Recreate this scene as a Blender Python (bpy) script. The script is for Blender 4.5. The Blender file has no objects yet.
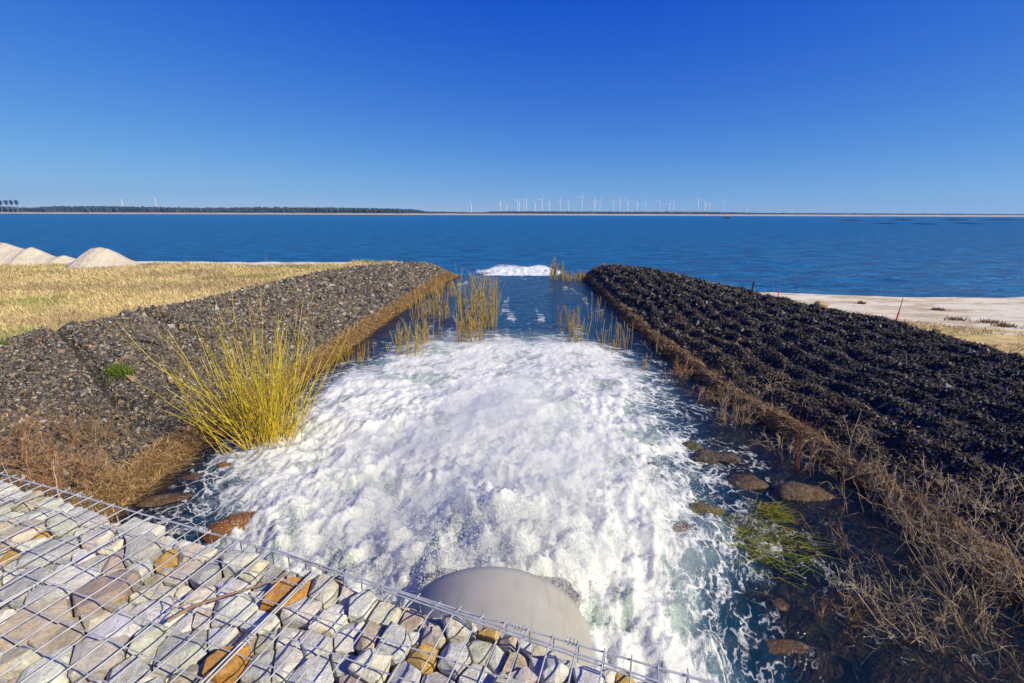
import bpy, bmesh, math, random
import numpy as np
from mathutils import Vector, Matrix

# ------------------------------------------------------------------ camera, sky, sun, exposure
scn = bpy.context.scene
COL = scn.collection
R = math.radians
CAM_Z = 3.8
FPX = 460.0
PITCH = math.atan(127.5 / FPX)
CP, SP = math.cos(PITCH), math.sin(PITCH)
cam_d = bpy.data.cameras.new('camera')
cam = bpy.data.objects.new('camera', cam_d)
COL.objects.link(cam)
cam_d.sensor_width = 36.0
cam_d.lens = 36.0 * FPX / 1024.0
cam_d.clip_start = 0.05
cam_d.clip_end = 20000
cam.matrix_world = (Matrix.Translation((0, 0, CAM_Z)) @ Matrix.Rotation(R(90) - PITCH, 4, 'X')
                    @ Matrix.Rotation(R(0.18), 4, 'Z'))
scn.camera = cam

SUN_EL, SUN_AZ = R(36), R(118)          # azimuth from +y towards +x
world = bpy.data.worlds.new('World')
scn.world = world
world.use_nodes = True
wn, wl = world.node_tree.nodes, world.node_tree.links
bg = wn['Background']
bg.inputs[1].default_value = 0.085
sky = wn.new('ShaderNodeTexSky')
sky.sky_type = 'NISHITA'
sky.sun_disc = False
sky.sun_elevation = SUN_EL
sky.sun_rotation = SUN_AZ
sky.air_density = 0.7
sky.dust_density = 0.0
sky.ozone_density = 6.0
sky.altitude = 0
def wmath(op, a, b):
    n = wn.new('ShaderNodeMath')
    n.operation = op
    wl.new(a, n.inputs[0])
    n.inputs[1].default_value = b
    return n.outputs[0]
sep = wn.new('ShaderNodeSeparateColor')
wl.new(sky.outputs[0], sep.inputs[0])
cmb = wn.new('ShaderNodeCombineColor')
for i, (p, k, top, off, low) in enumerate(((1.0, .68, .9, .045, .002), (.64, .80, 1.0, .155, .028), (0.28, 0.765, 1.0, .0, .1))):   # a deeper, polarised blue
    v = wmath('MULTIPLY', sep.outputs[i], 0.1)
    v = wmath('MINIMUM', v, top)
    v = wmath('POWER', v, p)
    v = wmath('MAXIMUM', wmath('SUBTRACT', wmath('MULTIPLY', v, k), off), low)
    wl.new(wmath('MULTIPLY', v, 10), cmb.inputs[i])
mixw = wn.new('ShaderNodeMix')
mixw.data_type = 'RGBA'
mixw.inputs[0].default_value = 0.012
wl.new(cmb.outputs[0], mixw.inputs[6])
wl.new(sky.outputs[0], mixw.inputs[7])
wl.new(mixw.outputs[2], bg.inputs[0])

sun_d = bpy.data.lights.new('sun', 'SUN')
sun_d.energy = 5.0
sun_d.angle = R(0.5)
sun_d.color = (1.0, 0.925, 0.66)
sun = bpy.data.objects.new('sun', sun_d)
COL.objects.link(sun)
SV = Vector((math.sin(SUN_AZ) * math.cos(SUN_EL), math.cos(SUN_AZ) * math.cos(SUN_EL), math.sin(SUN_EL)))
sun.rotation_euler = (-SV).to_track_quat('-Z', 'Y').to_euler()
sun.location = SV * 60
vs = scn.view_settings
vs.view_transform = 'Standard'
vs.look = 'None'
vs.gamma = 1
vs.use_curve_mapping = False
vs.exposure = 0.3
scn.cycles.max_bounces = 8
scn.cycles.transparent_max_bounces = 12
scn.cycles.volume_bounces = 2

# ------------------------------------------------------------------ helpers
rng = np.random.default_rng(7)

def P(px, py, h):
    """ground point seen at a photo pixel on the level h metres below the eye"""
    u = (px - 512) / FPX
    v = (py - 341.5) / FPX
    d = v * CP + SP
    t = h / d
    return (u * t, t * (CP - v * SP))

def sstep(a, b, x):
    t = np.clip((x - a) / (b - a), 0, 1)
    return t * t * (3 - 2 * t)

_p = np.random.default_rng(11).permutation(256)
_perm = np.concatenate([_p, _p, _p])
_g3 = np.random.default_rng(12).normal(size=(256, 3))
_g3 /= np.linalg.norm(_g3, axis=1)[:, None]

def noise3(x, y, z):
    x, y, z = np.broadcast_arrays(np.asarray(x, float), np.asarray(y, float), np.asarray(z, float))
    xi, yi, zi = np.floor(x).astype(int), np.floor(y).astype(int), np.floor(z).astype(int)
    xf, yf, zf = x - xi, y - yi, z - zi
    u, v, w = (t * t * t * (t * (t * 6 - 15) + 10) for t in (xf, yf, zf))
    xi, yi, zi = xi & 255, yi & 255, zi & 255
    def g(i, j, k):
        h = _perm[_perm[_perm[xi + i] + yi + j] + zi + k]
        gr = _g3[h]
        return gr[..., 0] * (xf - i) + gr[..., 1] * (yf - j) + gr[..., 2] * (zf - k)
    l = lambda a, b, t: a + t * (b - a)
    return 1.5 * l(l(l(g(0, 0, 0), g(1, 0, 0), u), l(g(0, 1, 0), g(1, 1, 0), u), v),
                   l(l(g(0, 0, 1), g(1, 0, 1), u), l(g(0, 1, 1), g(1, 1, 1), u), v), w)

def fbm(x, y, z=0.0, o=4, billow=False):
    s, a, f = 0, 0.5, 1.0
    for i in range(o):
        n = noise3(x * f + 17.3 * i, y * f + 5.1 * i, z + 3.7 * i)
        s = s + a * (np.abs(n) if billow else n)
        a *= 0.5
        f *= 2.03
    return s

def tag(o, label=None, cat=None, group=None, kind=None):
    if label: o['label'] = label
    if cat: o['category'] = cat
    if group: o['group'] = group
    if kind: o['kind'] = kind
    return o

def empty(name, loc, label=None, cat=None, group=None):
    o = bpy.data.objects.new(name, None)
    o.empty_display_size = 0.2
    COL.objects.link(o)
    o.location = loc
    return tag(o, label, cat, group)

def mesh(name, V, F, mat, parent=None, col=None, fl=None, smooth=False, loc=None):
    """V (n,3), F (m,k) array; col per-vertex rgb, fl dict of per-vertex floats"""
    V = np.asarray(V, np.float32)
    F = np.asarray(F, np.int32)
    me = bpy.data.meshes.new(name)
    m, k = F.shape
    me.vertices.add(len(V))
    me.vertices.foreach_set('co', V.ravel())
    me.loops.add(m * k)
    me.loops.foreach_set('vertex_index', F.ravel())
    me.polygons.add(m)
    me.polygons.foreach_set('loop_start', np.arange(0, m * k, k, dtype=np.int32))
    me.polygons.foreach_set('use_smooth', np.full(m, smooth))
    me.update(calc_edges=True)
    me.validate()
    if col is not None:
        a = me.attributes.new('Col', 'FLOAT_COLOR', 'POINT')
        c = np.ones((len(V), 4), np.float32)
        c[:, :3] = col
        a.data.foreach_set('color', c.ravel())
    for kk, vv in (fl or {}).items():
        a = me.attributes.new(kk, 'FLOAT', 'POINT')
        a.data.foreach_set('value', np.asarray(vv, np.float32).ravel())
    if mat: me.materials.append(mat)
    o = bpy.data.objects.new(name, me)
    COL.objects.link(o)
    if loc is not None: o.location = loc
    if parent: o.parent = parent
    return o

def gridF(ny, nx, keep=None):
    i = np.arange(ny * nx).reshape(ny, nx)
    F = np.stack([i[:-1, :-1], i[:-1, 1:], i[1:, 1:], i[1:, :-1]], -1).reshape(-1, 4)
    if keep is not None:
        F = F[keep.ravel()[F].all(1)]
    return F

def blades(base, dirs, length, width, bend, col, tipcol=None):
    """thin three-face blades; base (n,3), dirs (n,3) unit"""
    n = len(base)
    L = np.broadcast_to(length, n)[:, None]
    W = np.broadcast_to(width, n)[:, None]
    a = rng.uniform(0, 2 * np.pi, n)
    side = np.c_[np.cos(a), np.sin(a), np.zeros(n)]
    bd = np.cross(side, [0, 0, 1]) * np.broadcast_to(bend, n)[:, None]
    bd[:, 2] -= np.abs(np.broadcast_to(bend, n)) * 0.4
    m = base + dirs * L * 0.55 + bd * L * 0.3
    t = base + dirs * L + bd * L
    V = np.stack([base - side * W, base + side * W, m - side * W * .7, m + side * W * .7, t], 1).reshape(-1, 3)
    i = np.arange(n)[:, None] * 5
    F = np.concatenate([i + [0, 1, 3], i + [0, 3, 2], i + [2, 3, 4]])
    C = np.repeat(col, 5, 0) if tipcol is None else None
    return V, F, C

def tubes(Pt, Rd, sides=4):
    """Pt (n,k,3), Rd (n,k) -> tube mesh arrays"""
    n, k, _ = Pt.shape
    D = np.gradient(Pt, axis=1)
    D /= np.linalg.norm(D, axis=2, keepdims=True) + 1e-9
    ref = np.where(np.abs(D[:, :1, 2:3]) > 0.8, np.array([1., 0, 0]), np.array([0, 0, 1.]))
    A = np.cross(D, ref); A /= np.linalg.norm(A, axis=2, keepdims=True) + 1e-9
    B = np.cross(D, A)
    th = np.arange(sides) * 2 * np.pi / sides
    V = (Pt[:, :, None, :] + Rd[:, :, None, None] * (A[:, :, None, :] * np.cos(th)[None, None, :, None]
         + B[:, :, None, :] * np.sin(th)[None, None, :, None]))
    idx = np.arange(n * k * sides).reshape(n, k, sides)
    nx = np.roll(idx, -1, 2)
    F = np.stack([idx[:, :-1], nx[:, :-1], nx[:, 1:], idx[:, 1:]], -1).reshape(-1, 4)
    return V.reshape(-1, 3), F

def unit(v):
    return v / (np.linalg.norm(v, axis=-1, keepdims=True) + 1e-9)

def stems(base, dirs, L, k=6, curve=0.15, jit=0.02, up=0.0, r=None):
    """wobbly tapered stems; returns points (n,k,3)"""
    n = len(base)
    t = np.linspace(0, 1, k)
    L = np.broadcast_to(L, n)
    lat = r.normal(size=(n, 3)) * curve
    Pt = base[:, None, :] + (dirs[:, None, :] * t[None, :, None] + lat[:, None, :] * (t ** 2)[None, :, None]) * L[:, None, None]
    Pt[:, :, 2] += up * (t ** 2)[None, :] * L[:, None]
    w = r.normal(size=(n, k, 3)) * jit * L[:, None, None]
    w[:, 0] = 0
    return Pt + w

def branch(Pt, r, per, lo, hi, spread, lk, k=4, droop=0.0, curve=.2):
    """side twigs off stems"""
    n, kk, _ = Pt.shape
    idx = np.repeat(np.arange(n), per)
    s = r.uniform(lo, hi, len(idx)) * (kk - 1)
    i0 = np.minimum(s.astype(int), kk - 2)
    f = (s - i0)[:, None]
    b = Pt[idx, i0] * (1 - f) + Pt[idx, i0 + 1] * f
    d = unit(Pt[idx, i0 + 1] - Pt[idx, i0])
    d = unit(d + r.normal(size=d.shape) * spread)
    ln = np.linalg.norm(Pt[idx, -1] - Pt[idx, 0], axis=1) * r.uniform(lk * .5, lk * 1.2, len(idx))
    Q = stems(b, d, ln, k, curve, .03, -droop, r)
    return Q

# ------------------------------------------------------------------ materials
def mat(name):
    m = bpy.data.materials.new(name)
    m.use_nodes = True
    nt = m.node_tree
    return m, nt.nodes, nt.links, nt.nodes['Principled BSDF']

class NB:
    """short-hand node builder"""
    def __init__(s, m):
        s.n, s.l = m.node_tree.nodes, m.node_tree.links
    def new(s, t, **kw):
        n = s.n.new(t)
        for k, v in kw.items(): setattr(n, k, v)
        return n
    def put(s, sock, v):
        if hasattr(v, 'is_output') or isinstance(v, bpy.types.NodeSocket): s.l.new(v, sock)
        elif isinstance(v, (tuple, list)) and sock.type == 'RGBA' and len(v) == 3: sock.default_value = (*v, 1)
        else: sock.default_value = v
    def m(s, op, a, b=0.0, clamp=False):
        n = s.new('ShaderNodeMath', operation=op, use_clamp=clamp)
        s.put(n.inputs[0], a); s.put(n.inputs[1], b)
        return n.outputs[0]
    def attr(s, name, col=False):
        return s.new('ShaderNodeAttribute', attribute_name=name).outputs['Color' if col else 'Fac']
    def obj(s, sc=(1, 1, 1)):
        t = s.new('ShaderNodeTexCoord').outputs['Object']
        mp = s.new('ShaderNodeMapping')
        s.l.new(t, mp.inputs[0]); mp.inputs['Scale'].default_value = sc
        return mp.outputs[0]
    def noise(s, vec, scale, det=4, rough=.55, dist=0.0, out=0):
        n = s.new('ShaderNodeTexNoise')
        s.l.new(vec, n.inputs['Vector'])
        n.inputs['Scale'].default_value = scale; n.inputs['Detail'].default_value = det
        n.inputs['Roughness'].default_value = rough; n.inputs['Distortion'].default_value = dist
        return n.outputs[out]
    def voro(s, vec, scale, feature='F1', out='Distance', rnd=1.0):
        n = s.new('ShaderNodeTexVoronoi', feature=feature)
        s.l.new(vec, n.inputs['Vector']); n.inputs['Scale'].default_value = scale
        n.inputs['Randomness'].default_value = rnd
        return n.outputs[out]
    def ramp(s, f, stops):
        n = s.new('ShaderNodeValToRGB')
        s.l.new(f, n.inputs[0])
        e = n.color_ramp.elements
        while len(e) < len(stops): e.new(0.5)
        for q, (p, c) in zip(e, stops):
            q.position = p; q.color = (*c, 1) if len(c) == 3 else c
        return n.outputs[0]
    def mix(s, f, a, b, mode='MIX'):
        n = s.new('ShaderNodeMix', data_type='RGBA', blend_type=mode)
        s.put(n.inputs[0], f); s.put(n.inputs[6], a); s.put(n.inputs[7], b)
        return n.outputs[2]
    def range(s, v, a, b, c=0.0, d=1.0, smooth=True):
        n = s.new('ShaderNodeMapRange', interpolation_type='SMOOTHSTEP' if smooth else 'LINEAR')
        s.put(n.inputs[0], v)
        for i, q in enumerate((a, b, c, d)): s.put(n.inputs[1 + i], q)
        return n.outputs[0]
    def bump(s, h, strength, dist=.02, nrm=None):
        n = s.new('ShaderNodeBump')
        s.put(n.inputs['Height'], h); n.inputs['Strength'].default_value = strength
        n.inputs['Distance'].default_value = dist
        if nrm: s.l.new(nrm, n.inputs['Normal'])
        return n.outputs[0]

def simple(name, rgb, rough=.7, metal=0.0, var=.15, scale=8, bump=0.0, spec=.5):
    m, n, l, b = mat(name)
    q = NB(m)
    v = q.obj()
    nz = q.noise(v, scale, 5)
    c0 = tuple(x * (1 - var) for x in rgb); c1 = tuple(min(1, x * (1 + var)) for x in rgb)
    l.new(q.ramp(nz, [(.3, c0), (.7, c1)]), b.inputs['Base Color'])
    b.inputs['Roughness'].default_value = rough
    b.inputs['Metallic'].default_value = metal
    b.inputs['Specular IOR Level'].default_value = spec
    if bump: l.new(q.bump(q.noise(v, scale * 3, 6), bump, .01), b.inputs['Normal'])
    return m

def plant_mat(name, trans=.25):
    m, n, l, b = mat(name)
    q = NB(m)
    c = q.attr('Col', True)
    l.new(c, b.inputs['Base Color'])
    b.inputs['Roughness'].default_value = .65
    b.inputs['Specular IOR Level'].default_value = .25
    if trans:
        t = q.new('ShaderNodeBsdfTranslucent'); l.new(c, t.inputs[0])
        ms = q.new('ShaderNodeMixShader'); ms.inputs[0].default_value = trans
        l.new(b.outputs[0], ms.inputs[1]); l.new(t.outputs[0], ms.inputs[2])
        l.new(ms.outputs[0], n['Material Output'].inputs[0])
    return m

M_PLANT = plant_mat('dry_plant')
M_TWIG = plant_mat('twig', 0)

# terrain -----------------------------------------------------------
def terrain_mat():
    m, n, l, b = mat('terrain')
    q = NB(m)
    v = q.obj()
    big = q.noise(v, .35, 5); mid = q.noise(v, 1.6, 6, .6); fine = q.noise(v, 14, 6, .65)
    bed = q.ramp(q.noise(v, 2.2, 7, .65, .6), [(.30, (.05, .04, .03)), (.43, (.22, .11, .045)), (.53, (.09, .09, .04)), (.64, (.32, .17, .06)), (.78, (.07, .06, .05))])
    sand = q.ramp(fine, [(.3, (.60, .54, .42)), (.7, (.79, .73, .585))])
    sand = q.mix(q.range(big, .5, .7, 0, .5), sand, (.60, .52, .42))
    sand = q.mix(q.range(q.noise(q.obj((.5, 1.3, 1)), 1.1, 8, .72, .4), .46, .57, 0, .85), sand, q.ramp(fine, [(.3, (.34, .24, .14)), (.7, (.56, .42, .26))]))
    grass = q.ramp(q.noise(v, .9, 7, .7), [(.33, (.45, .33, .13)), (.47, (.68, .50, .21)), (.56, (.55, .45, .15)), (.68, (.74, .58, .30))])
    grass = q.mix(q.range(mid, .55, .72, 0, .55), grass, (.14, .17, .04))
    rip = q.ramp(fine, [(.35, (.018, .017, .018)), (.6, (.06, .055, .055))])
    soil = q.ramp(fine, [(.3, (.09, .055, .03)), (.7, (.24, .16, .085))])
    c = q.mix(q.attr('ws'), bed, sand)
    grass = q.mix(q.range(q.noise(v, .8, 6, .7), .45, .6, 0, .7), grass, (.40, .28, .16))
    wg = q.range(q.m('ADD', q.attr('wg'), q.m('MULTIPLY', q.m('SUBTRACT', mid, .5), 1.1)), .35, .65)
    c = q.mix(wg, c, grass)
    c = q.mix(q.attr('wr'), c, rip)
    c = q.mix(q.attr('wo'), c, soil)
    l.new(c, b.inputs['Base Color'])
    b.inputs['Roughness'].default_value = .9
    b.inputs['Specular IOR Level'].default_value = .2
    l.new(q.bump(q.m('ADD', q.m('MULTIPLY', fine, .5), mid), .6, .05), b.inputs['Normal'])
    return m
M_TERR = terrain_mat()

def stone_mat(name, sc=1.0, rough=.8, wet=False, spec=.35):
    m, n, l, b = mat(name)
    q = NB(m)
    c = q.attr('Col', True)
    v = q.obj()
    info = q.new('ShaderNodeObjectInfo').outputs['Random']
    add = q.new('ShaderNodeVectorMath', operation='ADD'); l.new(v, add.inputs[0])
    cx = q.new('ShaderNodeCombineXYZ'); l.new(q.m('MULTIPLY', info, 40), cx.inputs[0]); l.new(q.m('MULTIPLY', info, 17), cx.inputs[1])
    l.new(cx.outputs[0], add.inputs[1]); v = add.outputs[0]
    n1 = q.noise(v, 11 * sc, 8, .72); n2 = q.noise(v, 55 * sc, 6, .75); n3 = q.noise(v, 5 * sc, 4, .5, 1.5)
    k = q.m('ADD', q.m('MULTIPLY', n1, 1.1), q.m('MULTIPLY', n2, .9))
    k = q.range(k, .6, 1.4, .42, 1.5, False)
    c1 = q.mix(1.0, c, k, 'MULTIPLY')
    stain = q.mix(q.range(n3, .56, .72, 0, .55), c1, q.mix(1.0, (1.05, .74, .42), c1, 'MULTIPLY'))
    vein = q.range(q.m('ABSOLUTE', q.m('SUBTRACT', q.noise(v, 6 * sc, 3, .5, 2.5), .5)), 0, .018, .35, 0)
    stain = q.mix(vein, stain, (.5, .48, .45))
    l.new(stain, b.inputs['Base Color'])
    b.inputs['Roughness'].default_value = rough
    b.inputs['Specular IOR Level'].default_value = spec
    l.new(q.bump(q.m('ADD', n1, q.m('MULTIPLY', n2, .6)), .85, .028 / sc), b.inputs['Normal'])
    return m
M_STONE = stone_mat('broken_rock', 1.0, .85)
M_RIP = stone_mat('slag_stone', 1.0, .75)
M_BOULD = stone_mat('wet_boulder', .8, .34, spec=.4)

# water -----------------------------------------------------------
def water_mat():
    m, n, l, b = mat('channel_water')
    q = NB(m)
    n.remove(b)
    v = q.obj()
    F, T = q.attr('foam'), q.attr('turb')
    fc = q.new('ShaderNodeCombineXYZ'); l.new(q.attr('pu'), fc.inputs[0]); l.new(q.attr('pv'), fc.inputs[1]); FLOW = fc.outputs[0]
    warp = q.noise(FLOW, 2.2, 4, .6, 0, 1)
    vm = q.new('ShaderNodeVectorMath', operation='MULTIPLY_ADD'); l.new(warp, vm.inputs[0]); vm.inputs[1].default_value = (.7, .7, .7); l.new(FLOW, vm.inputs[2])
    wv = vm.outputs[0]
    lace = q.voro(wv, 5.5, 'DISTANCE_TO_EDGE'); lace2 = q.voro(wv, 14, 'DISTANCE_TO_EDGE')
    lacev = q.m('ADD', q.m('MULTIPLY', q.range(lace, 0, .16, 1, 0), .6), q.m('MULTIPLY', q.range(lace2, 0, .2, 1, 0), .4))
    nz = q.noise(wv, 5, 10, .72, .5)
    pat = q.m('ADD', q.m('MULTIPLY', lacev, .42), q.m('MULTIPLY', nz, 1.15))     # about 0.2 .. 1.1
    mask = q.range(q.m('ADD', F, q.m('SUBTRACT', pat, .72)), .34, .76)
    # clear water over the bed, tinted, turning to milky green where air is churned in
    tr = q.new('ShaderNodeBsdfTransparent'); tr.inputs[0].default_value = (.70, .71, .64, 1)
    df = q.new('ShaderNodeBsdfDiffuse')
    l.new(q.mix(q.attr('aer'), (.010, .085, .17), (.40, .46, .41)), df.inputs[0])
    body = q.new('ShaderNodeMixShader'); l.new(T, body.inputs[0]); l.new(tr.outputs[0], body.inputs[1]); l.new(df.outputs[0], body.inputs[2])
    rip = q.m('ADD', q.m('MULTIPLY', q.noise(FLOW, 5, 5, .6, .8), 1.0), q.m('MULTIPLY', q.noise(q.obj((1, .7, 1)), 22, 4, .6, .5), .3))
    nb = q.bump(rip, .9, .06)
    gl = q.new('ShaderNodeBsdfGlossy'); gl.inputs['Roughness'].default_value = .08; l.new(nb, gl.inputs['Normal'])
    fr = q.new('ShaderNodeFresnel'); fr.inputs[0].default_value = 1.33; l.new(nb, fr.inputs['Normal'])
    ws = q.new('ShaderNodeMixShader'); l.new(fr.outputs[0], ws.inputs[0]); l.new(body.outputs[0], ws.inputs[1]); l.new(gl.outputs[0], ws.inputs[2])
    # foam
    fm = q.new('ShaderNodeBsdfPrincipled')
    l.new(q.ramp(q.noise(v, 9, 8, .7), [(.3, (.84, .85, .81)), (.65, (.96, .955, .925))]), fm.inputs['Base Color'])
    fm.inputs['Subsurface Weight'].default_value = .7; fm.inputs['Subsurface Radius'].default_value = (1, 1, 1); fm.inputs['Subsurface Scale'].default_value = .09; fm.inputs['Roughness'].default_value = .55; fm.inputs['Specular IOR Level'].default_value = .3
    fb = q.m('ADD', q.noise(v, 26, 8, .75, .3), q.m('MULTIPLY', q.voro(v, 55), -.5))
    l.new(q.bump(fb, .55, .03), fm.inputs['Normal'])
    tl = q.new('ShaderNodeBsdfTranslucent'); tl.inputs[0].default_value = (.8, .84, .83, 1)
    fx = q.new('ShaderNodeMixShader'); fx.inputs[0].default_value = .22
    l.new(fm.outputs[0], fx.inputs[1]); l.new(tl.outputs[0], fx.inputs[2])
    out = q.new('ShaderNodeMixShader'); l.new(mask, out.inputs[0]); l.new(ws.outputs[0], out.inputs[1]); l.new(fx.outputs[0], out.inputs[2])
    l.new(out.outputs[0], n['Material Output'].inputs[0])
    return m
M_WATER = water_mat()

def lake_mat():
    m, n, l, b = mat('lake_water')
    q = NB(m)
    w1 = q.noise(q.obj((.55, 1.3, 1)), .9, 5, .6, .4)
    w2 = q.noise(q.obj((.5, 1.2, 1)), 5, 4, .6, .3)
    w3 = q.noise(q.obj((.36, .60, 1)), 1, 7, .80)
    w4 = q.noise(q.obj((.16, .5, 1)), 1, 6, .7, .5)
    hgt = q.m('ADD', q.m('ADD', w1, q.m('MULTIPLY', w2, .22)), q.m('MULTIPLY', w4, 3.0))
    b.inputs['Roughness'].default_value = .28
    b.inputs['IOR'].default_value = 1.33
    l.new(q.mix(q.range(w3, .38, .62), (.0, .052, .165), (.0, .165, .39)), b.inputs['Base Color'])  # ripple reflections painted into the base colour as lighter and darker dashes
    l.new(q.bump(hgt, 1.0, .5), b.inputs['Normal'])
    b.inputs['Specular IOR Level'].default_value = .22
    return m
M_LAKE = lake_mat()

def lakefoam_mat():
    m, n, l, b = mat('weir_foam')
    q = NB(m)
    F = q.attr('foam')
    nz = q.noise(q.obj((.7, .4, 1)), 3.0, 8, .7, .6)
    mask = q.range(q.m('ADD', F, q.m('SUBTRACT', nz, .5)), .35, .75)
    l.new(q.ramp(q.noise(q.obj(), 6, 7, .7), [(.3, (.55, .62, .64)), (.6, (.92, .93, .92))]), b.inputs['Base Color'])
    b.inputs['Roughness'].default_value = .6
    l.new(q.bump(q.noise(q.obj(), 5, 8, .7), .7, .15), b.inputs['Normal'])
    tr = q.new('ShaderNodeBsdfTransparent')
    ms = q.new('ShaderNodeMixShader'); l.new(mask, ms.inputs[0]); l.new(tr.outputs[0], ms.inputs[1]); l.new(b.outputs[0], ms.inputs[2])
    l.new(ms.outputs[0], n['Material Output'].inputs[0])
    return m

# ------------------------------------------------------------------ terrain shape
ZW = 0.45                                              # channel water level; the lake is at 0
HW = CAM_Z - ZW
XL = np.array([(-15, -4.7), (-3, -4.6), (3, -4.62), (4.87, -4.66), (6.1, -4.70), (8, -4.45), (10.4, -4.33), (13.4, -4.22), (19, -3.85), (24.2, -3.4), (25.8, -3.05), (30, -2.9)])
XR = np.array([(-15, 4.9), (3.37, 4.62), (4.87, 4.53), (6.25, 4.33), (8, 4.07), (12.2, 3.81), (19.5, 3.80), (25.4, 3.95), (30, 4.0)])
CL = np.array([(-15, -9.8), (8, -9.3), (10, -8.9), (14, -8.02), (19, -7.4), (23, -5.1), (25.5, -3.9), (30, -3.7)])
CR = np.array([(-15, 8.3), (7, 8.3), (9.6, 8.3), (13.4, 7.3), (20.4, 5.7), (25, 4.75), (30, 4.6)])
ip = lambda T, y: np.interp(y, T[:, 0], T[:, 1])
SEAMS = [[P(38, 322, 2.35), P(75, 350, 2.5), P(112, 392, 2.7), P(135, 402, 2.8), P(172, 380, 2.75)],
         [P(140, 318, 2.4), P(200, 335, 2.6), P(262, 330, 2.8)]]

def seam_d(x, y, line):
    d = np.full(np.shape(x), 1e9)
    for (ax, ay), (bx, by) in zip(line[:-1], line[1:]):
        t = np.clip(((x - ax) * (bx - ax) + (y - ay) * (by - ay)) / ((bx - ax) ** 2 + (by - ay) ** 2), 0, 1)
        d = np.minimum(d, np.hypot(x - ax - t * (bx - ax), y - ay - t * (by - ay)))
    return d

def Hf(x, y, full=False):
    x = np.asarray(x, float); y = np.asarray(y, float)
    L = x < 0
    wob = .07 * noise3(x * 0, y * 1.7, 3.3 + L * 5) + .04 * noise3(x * 0, y * 5.1, 8.3 + L * 5)
    out = np.where(L, ip(XL, y) - x, x - ip(XR, y)) + wob
    w = np.where(L, ip(XL, y) - ip(CL, y), ip(CR, y) - ip(XR, y))
    t = out / w
    zc = np.where(L, np.interp(y, [-15, 21, 24, 26], [1.5, 1.5, 1.32, .85]), np.interp(y, [-15, 20, 23, 25.5], [1.5, 1.5, 1.3, .95]))
    tt = np.clip(t, 0, 1)
    lip = .10 * sstep(0, .12, out)
    prof = np.where(L, tt ** .95, np.sin(tt * np.pi / 2) ** .9)
    z = ZW + lip + (zc - ZW - .10) * prof
    # lumps in the stone mats
    a = (tt > 0) * sstep(0, .12, tt)
    lumpR = .09 * fbm(x * .9, y * .7, 1.0, 3) + .06 * fbm(x * 2.3, y * 2.3, 15, 3)
    lumpR = lumpR + .050 * np.sin(out * 15.5 + 4.2 * noise3(x * .55, y * .4, 9) + 1.2 * noise3(x * 2, y * 1.5, 19)) * (.7 + .45 * np.sin(y * 8 + 4 * noise3(x * .7, y * .5, 4)))
    lumpL = .05 * fbm(x * .8, y * .8, 4.0, 4)
    z = z + a * np.where(L, lumpL, lumpR)
    for sline in SEAMS:
        d = seam_d(x, y, sline)
        z = z - L * (.13 * np.exp(-(d / .10) ** 2) - .06 * np.exp(-((d - .25) / .16) ** 2))
    # beyond the crest
    past = out - w
    field = 1.36 + .08 * np.exp(-((y - 23.3) / .35) ** 2) + .07 * fbm(x * .25, y * .25, 2, 3) + .03 * noise3(x * 1.3, y * 1.3, 5)
    beach = .42 + .48 * sstep(19, 9, y) + .05 * fbm(x * .5, y * .5, 6, 4)
    zl = np.where(L, field, beach)
    k = sstep(0, np.where(L, 1.2, 2.2), past)
    z = z * (1 - k) + zl * k
    # shore
    n = .5 * noise3(x * .35, y * 0, 1.7)
    ysL = np.where(past > .4, 23.6 + n, 24.9); ysR = 24.9 + (19.6 + n * .8 + 1.3 * sstep(17, 10, x) - 24.9) * sstep(0, 3.0, past)
    ys = np.where(L, ysL, ysR)
    s = sstep(0, 1, (y - ys) / np.where(L, 3.0, 2.6))
    z = z * (1 - s) + (-1.3) * s
    # channel bed
    bed = ZW - .10 - .38 * sstep(0, 1.6, -out) + .07 * fbm(x * 1.2, y * 1.2, 7, 4)
    bed = np.where(y > 25.3, ZW - .06 - (y - 25.3) * .55, bed)
    bed = np.maximum(bed, -1.3)
    z = np.where(out < 0, bed, z)
    if full: return z, out, w, past, s, ys
    return z

# ------------------------------------------------------------------ the ground, lake, far shore
xs = np.concatenate([np.linspace(-70, -14, 70), np.arange(-13.8, -5.3, .13), np.arange(-5.3, 5.6, .07), np.arange(5.6, 14, .13), np.linspace(14.2, 70, 70)])
ys_ = np.concatenate([np.linspace(-16, 0, 24), np.arange(.3, 12, .11), np.arange(12, 30.6, .15)])
X, Y = np.meshgrid(xs, ys_)
Z, OUT, WW, PAST, SH, YS = Hf(X, Y, True)
left = X < 0
bank = (OUT > 0) & (PAST < .35)
wr = (sstep(.18, .34, OUT) * sstep(.5, .1, PAST)) * (SH < .95)
wo = sstep(-.02, .05, OUT) * sstep(.38, .2, OUT)
wo = np.maximum(wo, left * sstep(5.4, 4.4, Y) * sstep(0, .2, OUT) * sstep(4.5, 3.5, OUT) * .8)
land = PAST > 0
sandy = np.where(left, sstep(YS - 1.5, YS - .7, Y), np.clip(sstep(.4, 3.4, PAST - np.clip(18.8 - Y, 0, 9) * .58 - 1.9 * noise3(X * .45, Y * .6, 44)), 0, 1))
wg = np.where(land, np.where(left, 1 - sandy, .72 * np.clip(1.0 - sandy, 0, 1)), 0)
ws = land * 1.0
ws = np.maximum(ws, sstep(.05, .4, SH) * (OUT > 0))
mesh('ground', np.stack([X, Y, Z], -1).reshape(-1, 3), gridF(*X.shape), M_TERR, smooth=True,
     fl=dict(wr=wr, wo=wo, wg=wg, ws=ws)).update_tag()
tag(bpy.data.objects['ground'], kind='structure')

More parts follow.
